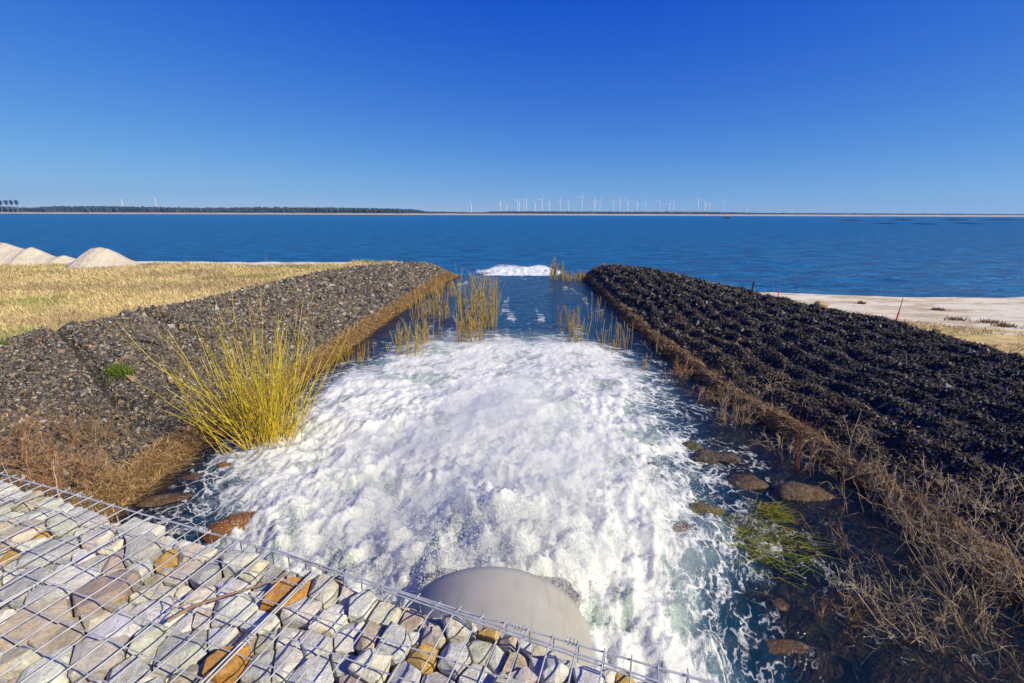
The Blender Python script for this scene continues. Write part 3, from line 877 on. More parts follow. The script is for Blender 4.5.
LG, PT, CR_, MB, OC, OR, PK, GG = (.72, .70, .65), (.60, .50, .375), (.76, .70, .57), (.44, .35, .295), (.64, .41, .12), (.60, .29, .06), (.57, .51, .455), (.55, .54, .475)
CN = {LG: 'pale grey', PT: 'tan', CR_: 'cream', MB: 'mauve brown', OC: 'ochre', OR: 'orange', PK: 'pinkish grey', GG: 'greenish grey'}
S = [(88, 508, 28, LG), (66, 519, 18, GG), (7, 484, 16, LG), (33, 512, 16, LG), (50, 513, 8, OC), (22, 531, 22, PT), (38, 531, 7, OC), (48, 547, 30, LG), (103, 533, 16, CR_),
     (135, 528, 20, LG), (54, 497, 16, LG), (29, 501, 12, PT), (7, 552, 8, OC), (104, 590, 38, MB), (91, 560, 20, LG), (72, 575, 28, LG), (118, 556, 18, MB), (146, 530, 22, LG), (168, 553, 15, OC), (196, 545, 26, CR_),
     (141, 549, 24, GG), (161, 566, 16, PT), (183, 568, 18, CR_), (206, 571, 20, GG), (168, 537, 10, LG), (221, 552, 14, CR_), (238, 559, 22, LG), (252, 569, 16, CR_),
     (23, 583, 28, GG), (49, 595, 22, LG), (36, 619, 40, PT), (22, 657, 24, CR_), (54, 637, 28, PT), (101, 651, 34, PK), (116, 627, 36, LG), (45, 672, 30, LG), (131, 668, 26, LG), (5, 677, 16, MB), (144, 638, 22, GG),
     (150, 606, 34, LG), (180, 644, 40, GG), (184, 585, 12, CR_), (234, 607, 30, LG), (199, 593, 20, CR_), (216, 629, 22, LG), (260, 620, 22, LG), (288, 593, 38, OR), (225, 662, 26, OR), (243, 636, 20, PT),
     (148, 655, 20, LG), (262, 662, 26, GG), (186, 672, 22, PT), (274, 571, 24, GG), (322, 588, 24, CR_), (302, 607, 26, PK), (338, 606, 16, LG), (362, 600, 24, LG), (341, 571, 16, MB),
     (329, 619, 24, LG), (317, 639, 26, LG), (286, 655, 28, LG), (312, 670, 38, LG), (349, 628, 26, LG), (371, 631, 26, PT), (394, 638, 30, LG), (372, 664, 32, CR_), (343, 655, 24, GG), (402, 672, 28, LG),
     (424, 648, 18, OC), (433, 629, 18, PT), (456, 650, 28, LG), (476, 664, 30, LG), (437, 673, 26, LG), (389, 584, 18, CR_), (409, 591, 16, PT), (426, 595, 16, PT), (439, 603, 14, CR_), (472, 611, 14, CR_), (494, 618, 20, OC),
     (499, 645, 16, GG), (517, 652, 22, PT), (528, 632, 14, LG), (524, 668, 18, PK), (556, 663, 22, LG), (589, 676, 24, LG), (544, 634, 22, LG), (571, 648, 16, LG), (591, 647, 14, PT), (629, 657, 26, OC), (643, 664, 14, PT),
     (664, 672, 16, GG), (686, 676, 20, LG), (612, 655, 14, CR_), (455, 607, 12, MB)]
seeds = []
for px, py, s, c in S:
    p = P(px, py, HG + .03)
    seeds.append((p[0], p[1], s / FPX * math.hypot(*P(px, py, HG)) * .55 + .010, c, True))
    if seeds[-1] and False: pass
pool = [LG] * 13 + [PT] * 4 + [CR_] * 3 + [GG] * 5 + [PK] * 2 + [MB]
rr_ = random.Random(3)
XY = [(a, b) for a, b, *_ in seeds]
for _ in range(60000):
    e, n = rr_.uniform(-2.6, LEN + .02), rr_.uniform(.03, 2.3)
    p = gp(e, n)
    far = not (e > -.5 and p[1] > .75)
    rad = rr_.uniform(.08, .11) if far else rr_.uniform(.038, .082)
    ok = True
    for (a, b, r, *_) in seeds:
        if (a - p[0]) ** 2 + (b - p[1]) ** 2 < (rad * .92 + r * .84) ** 2: ok = False; break
    if ok: seeds.append((p[0], p[1], rad, rr_.choice(pool), False))
for _ in range(50000):
    e, n = rr_.uniform(-2.6, LEN + .02), rr_.uniform(.025, 2.3)
    p = gp(e, n)
    rad = rr_.uniform(.026, .045)
    if all((a - p[0]) ** 2 + (b - p[1]) ** 2 > (rad * .9 + r * .86) ** 2 for a, b, r, *_ in seeds):
        seeds.append((p[0], p[1], rad, rr_.choice(pool), False))
SX = np.array([(s[0], s[1]) for s in seeds]); SR = np.array([s[2] for s in seeds])

def cell(i):
    c = SX[i]
    d = SX - c
    dist = np.hypot(d[:, 0], d[:, 1])
    nb = np.argsort(dist)[1:22]
    k = 7
    rl = min(.21, SR[i] * 1.75 + .012)
    rq = random.Random(i); t0 = rq.uniform(0, 6.28)
    poly = [c + rl * rq.uniform(.85, 1.25) * np.array([math.cos(t + t0), math.sin(t + t0)]) for t in np.linspace(0, 2 * math.pi, k, endpoint=False)]
    cons = []
    for j in nb:
        D = dist[j]; u = d[j] / D
        cons.append((u, (D * D + SR[i] ** 2 - SR[j] ** 2) / (2 * D) - .0008))
    cons.append((-NV, ge(c)[1] - .012)); cons.append((EV, LEN - ge(c)[0] - .012))
    for u, lim in cons:
        out = []
        for a, b in zip(poly, poly[1:] + poly[:1]):
            fa, fb = (a - c) @ u - lim, (b - c) @ u - lim
            if fa <= 0: out.append(a)
            if fa * fb < 0: out.append(a + (b - a) * fa / (fa - fb))
        poly = out
        if len(poly) < 3: return None
    return poly

def stone_mesh(i, r):
    poly = cell(i)
    if poly is None: return None
    c = SX[i]
    e, n = ge(c)
    zt = ZT - .012 - float(drop(e, n)) - r.uniform(0, .05) - (.02 if SR[i] < .055 else 0)
    tx, ty = r.gauss(0, .13), r.gauss(0, .13)
    pts = []
    q = [c + (p - c) * r.uniform(.955, 1.0) for p in poly]
    for p in q:
        d = p - c
        pts.append((p[0], p[1], zt - r.uniform(.006, .032)))
    tops = [(.88, 0.0)] + ([(.45, r.uniform(0, .014))] if r.random() < .6 else [])
    for s_, dz in tops:
        ph = r.uniform(0, 6.28); off = r.uniform(0, .10)
        for p in q:
            if r.random() < .62:
                d = (p - c) * s_ * r.uniform(.80, 1.04) + np.array([math.cos(ph), math.sin(ph)]) * off * SR[i]
                pts.append((c[0] + d[0], c[1] + d[1], zt + dz + d[0] * tx + d[1] * ty))
    for p in q[::2]:
        d = (p - c) * .80
        pts.append((c[0] + d[0], c[1] + d[1], zt - r.uniform(.13, .2)))
    bm = bmesh.new()
    for p in pts: bm.verts.new((p[0] - c[0], p[1] - c[1], p[2] - zt + .06))
    res = bmesh.ops.convex_hull(bm, input=bm.verts)
    junk = [g for g in res['geom_interior'] if isinstance(g, bmesh.types.BMVert)] + [g for g in res['geom_unused'] if isinstance(g, bmesh.types.BMVert)]
    if junk: bmesh.ops.delete(bm, geom=list(set(junk)), context='VERTS')
    bmesh.ops.dissolve_limit(bm, angle_limit=R(12), verts=bm.verts, edges=bm.edges)
    try: bmesh.ops.bevel(bm, geom=list(bm.edges), offset=.002, segments=1, affect='EDGES', clamp_overlap=True)
    except Exception: pass
    bmesh.ops.triangulate(bm, faces=bm.faces)
    bmesh.ops.subdivide_edges(bm, edges=[x for x in bm.edges if x.calc_length() > .05], cuts=1, use_grid_fill=True)
    bmesh.ops.triangulate(bm, faces=bm.faces)
    bm.verts.index_update()
    V = np.array([v.co for v in bm.verts]); F = np.array([[v.index for v in f.verts] for f in bm.faces])
    bm.free()
    k = np.c_[noise3(V[:, 0] * 16 + i, V[:, 1] * 16, V[:, 2] * 16), noise3(V[:, 0] * 16, V[:, 1] * 16 + i, V[:, 2] * 16 + 9), noise3(V[:, 0] * 14 + 5, V[:, 1] * 14, V[:, 2] * 14 + i)]
    V = V + k * .0025
    return V, F, (c[0], c[1], zt - .06)

def inframe(x, y, z):
    h = CAM_Z - z
    zc = y * CP + h * SP
    if zc < .1: return None
    px, py = 512 + FPX * x / zc, 341.5 + FPX * (h * CP - y * SP) / zc
    return (px, py) if -25 < px < 1040 and py < 715 else None
vis, hidden = [], []
for i in range(len(seeds)):
    sm = stone_mesh(i, rr_)
    if sm is None: continue
    fr = inframe(sm[2][0], sm[2][1], ZT)
    (vis if fr else hidden).append((i, sm, fr))
# label each stone by its look and its place: strips counted back from the wire edge, left to right
rows = {}
for it in vis:
    e, n = ge(SX[it[0]])
    rows.setdefault(min(int(n / .14), 9), []).append((e, it))
RW = ['front strip along the wire edge', 'second strip behind the wire edge', 'third strip behind the wire edge', 'fourth strip behind the wire edge', 'fifth strip behind the wire edge', 'sixth strip behind the wire edge', 'seventh strip behind the wire edge', 'eighth strip behind the wire edge', 'ninth strip behind the wire edge', 'last strip behind the wire edge']
def ordn(k): return f'{k}' + ('th' if 10 < k % 100 < 14 else {1: 'st', 2: 'nd', 3: 'rd'}.get(k % 10, 'th'))
SPECIAL = {(288, 593): 'large orange slab of rock under the brown stick in the baskets', (104, 590): 'large mauve brown flat stone in the left part of the baskets',
           (168, 553): 'small bright ochre stone just behind the wire edge at left', (494, 618): 'rounded ochre stone at the wire edge in front of the pipe',
           (88, 508): 'long pale grey slab lying along the wire edge at far left', (225, 662): 'tan orange blocky stone near the bottom of the photo, right of a grey one'}
spec = {}
for k, (px, py, s, c) in enumerate(S):
    if (px, py) in SPECIAL: spec[k] = SPECIAL[(px, py)]
for k, lst in rows.items():
    lst.sort(key=lambda a: a[0])
    for j, (e, (i, sm, fr)) in enumerate(lst):
        V, F, loc = sm
        base = seeds[i][3]
        cc = np.array(base) * rr_.uniform(.8, 1.15) * np.array([1, rr_.uniform(.96, 1.03), rr_.uniform(.92, 1.05)])
        lab = spec.get(i) or f"{'large ' if SR[i] > .10 else 'small ' if SR[i] < .055 else ''}{CN[base]} stone, {ordn(j + 1)} from left in the {RW[k]}"
        o = mesh('gabion_stone', V, F, M_STONE, col=np.tile(cc, (len(V), 1)), loc=loc)
        tag(o, lab, 'stone', 'broken stones filling the wire baskets')
VV, FF, CC, k = [], [], [], 0
for i, (V, F, loc), fr in hidden:
    VV.append(V + np.array(loc)); FF.append(F + k); k += len(V)
    CC.append(np.tile(np.array(seeds[i][3]) * rr_.uniform(.8, 1.15), (len(V), 1)))
# rubble deeper down and in the front face of the baskets
def rubble(n, fe, fn, fz, s0, s1):
    e, nn, z = fe(n), fn(n), fz(n)
    p = np.c_[E0[0] + EV[0] * e + NV[0] * nn, E0[1] + EV[1] * e + NV[1] * nn, z]
    return p, rng.uniform(s0, s1, n)
pa, sa_ = rubble(2600, lambda n: rng.uniform(-3, LEN, n), lambda n: rng.uniform(.08, 2.3, n), lambda n: ZT - rng.uniform(.20, .32, n), .05, .08)
pb, sb_ = rubble(2600, lambda n: rng.uniform(-3, LEN - .04, n), lambda n: rng.uniform(.07, .14, n), lambda n: rng.uniform(-.1, ZT - .22, n), .05, .085)
pc, sc_ = rubble(700, lambda n: LEN - rng.uniform(.06, .14, n), lambda n: rng.uniform(.07, 2.3, n), lambda n: rng.uniform(-.1, ZT - .22, n), .05, .085)
pts = np.concatenate([pa, pb, pc]); sz = np.concatenate([sa_, sb_, sc_])
inp = (np.hypot(pts[:, 0] - PCX, pts[:, 2] - PZ) < PR + .06) & (pts[:, 2] < ZT - .3)
pts, sz = pts[~inp], sz[~inp]
nb_ = len(pts)
V = IV[None] * (1 + rng.normal(size=(nb_, 12, 1)) * .18) * (sz[:, None] * rng.uniform(.7, 1.2, (nb_, 3)))[:, None, :] + pts[:, None, :]
VV.append(V.reshape(-1, 3)); FF.append((IF[None] + 12 * np.arange(nb_)[:, None, None]).reshape(-1, 3) + k)
CC.append(np.repeat(np.array([.30, .27, .23]) * rng.uniform(.6, 1.3, (nb_, 1)), 12, 0))
tag(mesh('gabion_rubble', np.concatenate(VV), np.concatenate(FF), M_STONE, col=np.concatenate(CC)), kind='stuff')

def wire(lines, r):
    """list of polylines (k,3) -> one mesh; each resampled to the same count"""
    V, F, k = [], [], 0
    for L_ in lines:
        v, f = tubes(np.asarray(L_, float)[None], np.full((1, len(L_)), r), 6)
        V.append(v); F.append(f + k); k += len(v)
    return np.concatenate(V), np.concatenate(F)
def wz(e, n): return ZT - drop(e, n)
def line_en(e0, n0, e1, n1, dz=0.0, k=26, wob=.004):
    t = np.linspace(0, 1, k)
    e, n = e0 + (e1 - e0) * t, n0 + (n1 - n0) * t
    e = e + rng.normal() * .002; s = rng.uniform(0, 9)
    p = E0[None] + EV[None] * e[:, None] + NV[None] * n[:, None]
    off = wob * np.array([noise3(tt * 4, s, .5) for tt in t]).ravel()
    return np.c_[p + off[:, None] * EV[None], wz(e, n) + dz + wob * 1.2 * noise3(t * 5, s, 3.5)]
PITCHW = .088
splits = [-2.4, -1.1, ge(P(155, 517, HG))[0], ge(P(322, 566, HG))[0], LEN]
NAMES = ['wire mesh basket of stones at the far left edge of the photo', 'wire mesh basket of stones at left, beside the brown bank', 'middle wire mesh basket of stones between the two doubled wires', 'right wire mesh basket of stones above the outfall pipe']
for g in range(1, 4) if False else range(4):
    e0, e1 = splits[g] + .006, splits[g + 1] - .006
    if g == 0: continue
    if g == 1: e0 = splits[0]
    gb = empty('gabion_basket', (*gp((e0 + e1) / 2, .5), -.2), NAMES[g], 'gabion', 'gabion baskets of broken stone')
    off = np.array(gb.location)
    ne = int((e1 - e0) / PITCHW)
    top, edge, frontw = [], [], []
    for j in range(1, ne):
        e = e0 + (e1 - e0) * j / ne
        top.append(line_en(e, -.012 + rng.normal() * .006, e + rng.normal() * .004, 2.3, .007))
    nrow = int(2.3 / .10)
    for j in range(0, nrow + 1):
        n0 = .10 * j + .02
        if n0 < .06: continue
        a0, a1 = e0, e1
        wa = float(strip_w(e0)); wb = float(strip_w(e1))
        if n0 < wb + .04 and g == 3: 
            # rows inside the sloping strip start only where the strip is narrower than the row
            if n0 < .13: continue
            a0 = e0
        top.append(line_en(a0, n0, a1, n0, 0, 40))
    for e in (e0, e1): edge.append(line_en(e, 0, e, 2.3, .004)); 
    edge.append(line_en(e0, 0, e1, 0, .0, 50)); edge.append(line_en(e0, .007, e1, .007, .006, 50))
    if g >= 2:                                                          # the doubled lacing wire behind the strip
        es = np.linspace(max(e0, E_SPLIT), e1, 40)
        for d_, dz in ((0, .010), (.008, .004)):
            n_s = strip_w(es) + d_
            p = E0[None] + EV[None] * es[:, None] + NV[None] * n_s[:, None]
            edge.append(np.c_[p, wz(es, n_s) + dz + .003 * noise3(es * 7, d_, 1)])
    zb = -.1
    for j in range(0, ne + 1):
        e = e0 + (e1 - e0) * j / ne
        p = gp(e, -.004); t = np.linspace(0, 1, 14)
        frontw.append(np.c_[np.tile(p, (14, 1)) + (.006 * noise3(t * 4, j, 1))[:, None] * NV[None], float(wz(e, 0)) + (zb - float(wz(e, 0))) * t])
    for zz in np.arange(ZT - .30, zb, -.10):
        es = np.linspace(e0, e1, 20)
        frontw.append(np.c_[E0[None] + EV[None] * es[:, None] - NV[None] * .008, np.full(20, zz)])
    # front wires are cut away round the pipe
    cut = []
    for L_ in frontw:
        dd = np.hypot(L_[:, 0] - PCX, L_[:, 2] - PZ) > PR + .02
        seg = []
        for p, okk in zip(L_, dd):
            if okk: seg.append(p)
            else:
                if len(seg) > 1: cut.append(np.array(seg))
                seg = []
        if len(seg) > 1: cut.append(np.array(seg))
    V, F = wire(top, .0025); mesh('top_mesh', V - off, F, M_WIRE, gb, smooth=True)
    V, F = wire(edge, .0034); mesh('edge_wire', V - off, F, M_WIRE, gb, smooth=True)
    V, F = wire(cut, .0024); mesh('front_mesh', V - off, F, M_WIRE, gb, smooth=True)
    # ties: little spirals round the joints
    ties = []
    for _ in range(7):
        if rng.uniform() < .5 and g >= 2: e, n, ax = e0, rng.uniform(.1, 1.2), NV
        else: e, n, ax = rng.uniform(e0, e1), 0.0, EV
        p = gp(e, n); t = np.linspace(0, 3 * 2 * np.pi, 30)
        pr = np.array([-ax[1], ax[0]])
        ties.append(np.c_[p[None] + ax[None] * (t / 500)[:, None] + pr[None] * (.011 * np.cos(t))[:, None], float(wz(e, n)) + .004 + .013 * np.sin(t)])
    for tie in ties:
        V, F = wire([tie], .0013); mesh('lacing_tie', V - off, F, M_WIRE, gb, smooth=True)
    # the earth and stone packed behind the face
    if g == 3: pass
# packed core under the stones (keeps daylight out of the baskets)
core_o = []
cp = [gp(-2.9, .16), gp(LEN - .16, .16), gp(LEN - .16, 2.3), gp(-2.9, 2.3)]
V = [(p[0], p[1], z) for z in (-.3, ZT - .22) for p in cp]
F = [(0, 1, 2, 3), (7, 6, 5, 4), (0, 4, 5, 1), (1, 5, 6, 2), (2, 6, 7, 3), (3, 7, 4, 0)]
tag(mesh('packed_fill', np.array(V), F, simple('packed_fill', (.16, .13, .10), .95, var=.4, scale=25, bump=.6)), kind='structure')

# sticks lying on the wire
def stick(name, pix, r, col, label, h0=HG, dz=.012, k=14):
    p = np.array([(*P(x, y, h0), CAM_Z - h0 + dz) for x, y in pix])
    t = np.linspace(0, len(p) - 1, k)
    Q = np.stack([np.interp(t, np.arange(len(p)), p[:, a]) for a in range(3)], -1) + rng.normal(size=(k, 3)) * .002
    V, F = tubes(Q[None], np.linspace(r, r * .35, k)[None], 5)
    tag(mesh(name, V, F, M_TWIG, col=np.tile(np.array(col), (len(V), 1)) * rng.uniform(.85, 1.15, (len(V), 1)), smooth=True), label, 'stick', 'dry sticks on the wire baskets')
stick('dry_stick', [(168, 625), (195, 609), (236, 596), (262, 588), (291, 577)], .007, (.26, .16, .085), 'long brown stick lying across the wire beside the orange slab', dz=.010)
stick('dry_stick', [(178, 612), (190, 606), (205, 603)], .003, (.40, .30, .17), 'short straw-coloured twig at the left end of the long stick', dz=.016)
stick('dry_stick', [(172, 600), (176, 608), (172, 617), (178, 622)], .0025, (.42, .33, .2), 'curled straw twig caught in the wire left of the long stick', dz=.014)

# ------------------------------------------------------------------ boulders and weed in the stream
def boulder(name, pix, h, wpx, hpx, col, label, flat=.55, group='wet boulders in the stream', sd=0, yaw=0.0):
    x, y = P(*pix, h)
    D = math.hypot(y, h)
    rx = wpx / FPX * D * .5
    ry = rx * hpx
    bm = bmesh.new(); bmesh.ops.create_icosphere(bm, subdivisions=4, radius=1)
    V = np.array([v.co for v in bm.verts]); F = np.array([[v.index for v in f.verts] for f in bm.faces]); bm.free()
    k = 1 + .28 * noise3(V[:, 0] * 1.1 + sd, V[:, 1] * 1.1, V[:, 2] * 1.1) + .10 * noise3(V[:, 0] * 3, V[:, 1] * 3 + sd, V[:, 2] * 3) + .03 * noise3(V[:, 0] * 9, V[:, 1] * 9 + sd, V[:, 2] * 9)
    V = V * k[:, None] * [rx, ry, rx * flat]
    c, s = math.cos(yaw), math.sin(yaw)
    V = np.c_[V[:, 0] * c - V[:, 1] * s, V[:, 0] * s + V[:, 1] * c, V[:, 2]]
    o = mesh(name, V, F, M_BOULD, col=np.tile(np.array(col), (len(V), 1)), loc=(x, y, CAM_Z - h), smooth=True)
    return tag(o, label, 'boulder', group)
BR, DB, ORB = (.095, .05, .02), (.045, .026, .016), (.21, .075, .008)
boulder('boulder', (238, 533), HW - .02, 54, .62, ORB, 'bright orange wet boulder beside the wire edge, left of the white water', .62, sd=1, yaw=.3)
boulder('boulder', (166, 511), HW + .13, 66, .40, BR, 'long brown boulder half under water by the wire edge at left', .40, sd=2, yaw=.2)
boulder('boulder', (203, 513), HW + .15, 44, .5, BR, 'dull brown sunken boulder right of the long brown one', .4, sd=3)
boulder('boulder', (228, 468), HW + .02, 24, .5, ORB, 'small orange brown rock in the stream below the yellow bush', .4, sd=4)
boulder('boulder', (196, 483), HW + .08, 34, .5, BR, 'sunken brown rock between the bush and the wire edge', .4, sd=5)
boulder('boulder', (706, 459), HW, 30, .55, DB, 'dark brown rounded rock, left of a pair in the right rapids', .6, sd=6)
boulder('boulder', (726, 458), HW - .02, 26, .5, DB, 'dark blue-black flat rock, right of a pair in the right rapids', .5, sd=7)
boulder('boulder', (693, 447), HW + .01, 20, .6, (.08, .07, .03), 'mossy dark rock just above the pair in the rapids', .6, sd=8)
boulder('boulder', (652, 470), HW - .03, 24, .5, (.13, .07, .025), 'small pointed brown rock inside the right edge of the white water', .7, sd=9, yaw=-.7)
boulder('boulder', (645, 450), HW - .02, 26, .6, DB, 'dark rock awash at the right edge of the white water', .6, sd=10)
boulder('boulder', (681, 531), HW - .02, 24, .8, (.11, .05, .03), 'dark red-brown rock ringed by foam right of the pipe jet', .7, sd=11)
boulder('boulder', (800, 502), HW + .15, 66, .62, (.10, .055, .02), 'big rounded brown rock with a sunlit orange rim near the right bank', .62, sd=12)
boulder('boulder', (745, 486), HW + .06, 44, .6, BR, 'sunken brown rock beside the streaming green weed', .45, sd=13)
boulder('boulder', (704, 512), HW + .02, 36, .5, (.10, .075, .02), 'low olive brown rock above the foam-ringed one', .5, sd=14)
boulder('boulder', (775, 612), HW + .10, 50, .7, BR, 'sunken rust brown rock in the dark water, right bottom', .4, sd=15)
boulder('boulder', (795, 660), HW + .12, 70, .6, BR, 'wide sunken brown rock at the bottom edge of the photo', .4, sd=16)
boulder('boulder', (905, 672), HW + .16, 70, .6, (.12, .06, .03), 'brown rock under the dry twigs at the bottom right', .4, sd=17)
boulder('boulder', (860, 560), HW + .17, 60, .6, DB, 'dark sunken rock beside the twigs at right', .35, sd=18)

def weed(name, pix, wpx, n, col, label, flow=(.55, -.2), ln=.35, h=HW - .0, group='weed streaming in the rapids'):
    x, y = P(*pix, h); D = math.hypot(y, h); w = wpx / FPX * D * .5
    b = np.c_[rng.normal(size=n) * w * .5, rng.normal(size=n) * w * .5, rng.normal(size=n) * .02 + .01]
    d = unit(np.c_[flow[0] + rng.normal(size=n) * .35, flow[1] + rng.normal(size=n) * .35, .10 + rng.normal(size=n) * .10])
    c = np.array(col) * rng.uniform(.5, 1.5, (n, 1)) * np.array([1, 1, 1]) ; c[:, 0] *= rng.uniform(.6, 1.5, n)
    V, F, C = blades(b, d, rng.uniform(.4, 1.1, n) * ln, .006, .25, c)
    o = mesh(name, V, F, M_PLANT, col=C, loc=(x, y, CAM_Z - h))
    tag(o, label, 'weed', group)
weed('water_weed', (762, 540), 86, 480, (.19, .21, .025), 'big patch of yellow-green weed streaming in the right rapids', ln=.26)
weed('water_weed', (770, 512), 26, 300, (.20, .20, .03), 'yellowish weed trailing below the big rounded rock', ln=.2)
weed('water_weed', (664, 562), 26, 260, (.025, .12, .02), 'dark green weed awash right of the pipe', ln=.2)
weed('water_weed', (697, 508), 22, 200, (.05, .12, .02), 'green weed clinging to the low olive rock', ln=.15)
weed('water_weed', (690, 452), 16, 120, (.06, .09, .02), 'mossy weed beside the pair of dark rocks', ln=.12)

# ------------------------------------------------------------------ vegetation
def to_mesh(name, parts, label, cat, group, loc, seed=0):
    """parts: list of (Pt, r0, r1, colour base, colour tip)"""
    V, F, C, k = [], [], [], 0
    for Pt, ra, rb, c0, c1 in parts:
        n, kk, _ = Pt.shape
        v, f = tubes(Pt, np.broadcast_to(np.linspace(ra, rb, kk), (n, kk)), 3 if ra < .0035 else 4)
        s = len(v) // (n * kk)
        t = np.linspace(0, 1, kk)[None, :, None]
        c = (np.array(c0) * (1 - t) + np.array(c1) * t) * rng.uniform(.65, 1.3, (n, 1, 1))
        C.append(np.repeat(c.reshape(-1, 3), s, 0)); V.append(v); F.append(f + k); k += len(v)
    o = mesh(name, np.concatenate(V) - np.array(loc), np.concatenate(F), M_TWIG, col=np.concatenate(C), loc=loc)
    return tag(o, label, cat, group)

# the yellow willow
r = np.random.default_rng(21)
bx_, by_ = P(268, 446, HW)
n = 230
base = np.c_[bx_ + r.normal(size=n) * .20, by_ + r.normal(size=n) * .16, np.full(n, ZW - .08)]
a = r.uniform(-1, 1, n)
d = unit(np.c_[(base[:, 0] - bx_) * 1.1 + a * .38, (base[:, 1] - by_) * 1.2 + r.normal(size=n) * .28, np.ones(n)])
L = r.uniform(.75, 2.2, n) * (1 - .28 * np.abs(a))
st = stems(base, d, L, 7, .10, .010, .03, r)
br = branch(st, r, 3, .25, .85, .16, .42, 5, -.05, .12)
YB, YT = (.50, .33, .015), (.62, .50, .05)
to_mesh('willow_shrub', [(st, .0062, .0018, YB, YT), (br, .0030, .0012, (.40, .30, .03), (.46, .33, .06))], 'bright yellow willow bush at the water edge of the left bank', 'bush', None, (bx_, by_, ZW))

# reeds standing in the stream
def reeds(pix, wpx, n, hgt, c0, c1, label, sd, h=HW, lean=.10, dw=.5):
    r = np.random.default_rng(sd)
    x, y = P(*pix, h); D = math.hypot(y, h); w = wpx / FPX * D * .5
    base = np.c_[x + r.uniform(-1, 1, n) * w, y + r.normal(size=n) * w * dw, np.full(n, CAM_Z - h - .15)]
    d = unit(np.c_[r.normal(size=(n, 2)) * lean, np.ones(n)])
    L = hgt * r.uniform(.45, 1.15, n) + .15
    st = stems(base, d, L, 5, .07, .012, 0, r)
    br = branch(st, r, 2, .4, .9, .3, .22, 3)
    sc = max(1, D / 9)
    to_mesh('reed_clump', [(st, .0055 * sc, .003 * sc, c0, c1), (br, .003 * sc, .0015 * sc, c0, c1)], label, 'reeds', 'reed clumps in the stream', (x, y, CAM_Z - h))
RY, RT, RBR = (.30, .19, .035), (.42, .30, .09), (.26, .135, .04)
reeds((478, 327), 36, 120, 1.5, RY, RT, 'tallest thick clump of yellow reeds in mid stream', 31)
reeds((468, 345), 26, 45, .9, RBR, RT, 'brownish lower reeds in front of the tallest clump', 32)
reeds((408, 356), 32, 46, .8, (.32, .22, .02), RT, 'loose yellow reeds at the left edge of the white water', 33)
reeds((432, 318), 34, 60, .9, RY, RT, 'reeds along the left bank beside the tallest clump', 34)
reeds((444, 296), 20, 34, .8, RBR, RT, 'sparse far reeds by the end of the left bank', 35)
reeds((428, 344), 26, 30, .7, RBR, RT, 'thin reeds between the left bank and the white water', 36)
reeds((352, 362), 34, 44, .55, (.32, .21, .02), RY, 'short yellow shoots below the left bank edge', 37)
reeds((577, 346), 22, 26, .95, (.20, .17, .04), RT, 'sparse olive reeds right of the midstream, above the white water', 38)
reeds((568, 330), 22, 16, .7, RBR, RBR, 'few brown stems upstream of the olive reeds', 39)
reeds((618, 350), 34, 26, .8, RBR, RT, 'brown reeds standing near the right bank', 40)
reeds((594, 322), 16, 10, .8, RBR, RT, 'handful of stems in the blue water near the right bank', 41)
reeds((640, 372), 14, 8, .5, RBR, RT, 'few short stems at the right edge of the rapids', 42)
reeds((556, 279), 12, 40, .95, (.34, .25, .03), RT, 'yellow reed tuft at the right end of the weir', 43, h=HW, dw=.2)
reeds((573, 280), 22, 60, .5, (.24, .15, .04), RT, 'low brown reeds at the tip of the right bank', 44)

def dry_bush(pix, h, wpx, hgt, n, label, sd, lean=(0, 0), c0=(.20, .13, .075), c1=(.50, .38, .24), per=(5, 3), spread=.45, ra=.0036, group='dry bushes along the right bank', name='dry_bush', flat=.35):
    r = np.random.default_rng(sd)
    x, y = P(*pix, h); D = math.hypot(y, h); w = wpx / FPX * D * .5
    base = np.c_[x + r.normal(size=n) * w * .4, y + r.normal(size=n) * w * .35, np.zeros(n)]
    base[:, 2] = np.maximum(Hf(base[:, 0], base[:, 1]), ZW - .1) - .03
    d = unit(np.c_[r.normal(size=n) * flat + lean[0], r.normal(size=n) * flat + lean[1], np.full(n, .9)])
    n = int(n * .68); base, d = base[:n], d[:n]
    st = stems(base, d, hgt * r.uniform(.45, 1.1, n), 6, .18, .03, 0, r)
    b1 = branch(st, r, per[0], .2, .95, spread, .42, 5, .05, .25)
    b2 = branch(b1, r, per[1], .3, 1, spread * 1.2, .5, 3, .08, .3)
    sc = max(1, D / 6)
    to_mesh(name, [(st, ra * sc, .0022 * sc, c0, c1), (b1, .0019 * sc, .0011 * sc, c0, c1), (b2, .0013 * sc, .0008 * sc, c1, c1)], label, 'bush', group, (x, y, CAM_Z - h))
# foreground tangle, bottom right
dry_bush((935, 628), HW, 110, .62, 30, 'tangled pale dry bush bent over the water, bottom right', 51, (-.30, .25), spread=.5)
dry_bush((880, 600), HW, 80, .48, 24, 'low dry bush leaning left over the dark water', 52, (-.55, .25), spread=.4)
dry_bush((845, 545), HW, 70, .36, 22, 'brown dry tuft at the outer edge of the right shallows', 53, (-.45, .1), c0=(.15, .08, .03), c1=(.32, .20, .10))
dry_bush((870, 630), HW, 50, .36, 18, 'small rust-brown tuft in the dark water, bottom right', 54, (-.4, .2), c0=(.16, .08, .03), c1=(.33, .19, .08))
dry_bush((990, 650), HW, 110, .75, 34, 'dense straw-coloured tangle in the bottom right corner', 55, (-.15, .2), c1=(.40, .29, .14))
dry_bush((1010, 600), HW - .05, 80, .75, 26, 'dry bush at the right edge above the corner tangle', 56, (-.1, .1))
dry_bush((925, 545), HW - .03, 60, .75, 22, 'upright twiggy bush at the foot of the right bank, mid height', 57, (-.1, .05))
dry_bush((880, 505), HW - .06, 60, .70, 22, 'twiggy bush where the right bank bends by the big rock', 58)
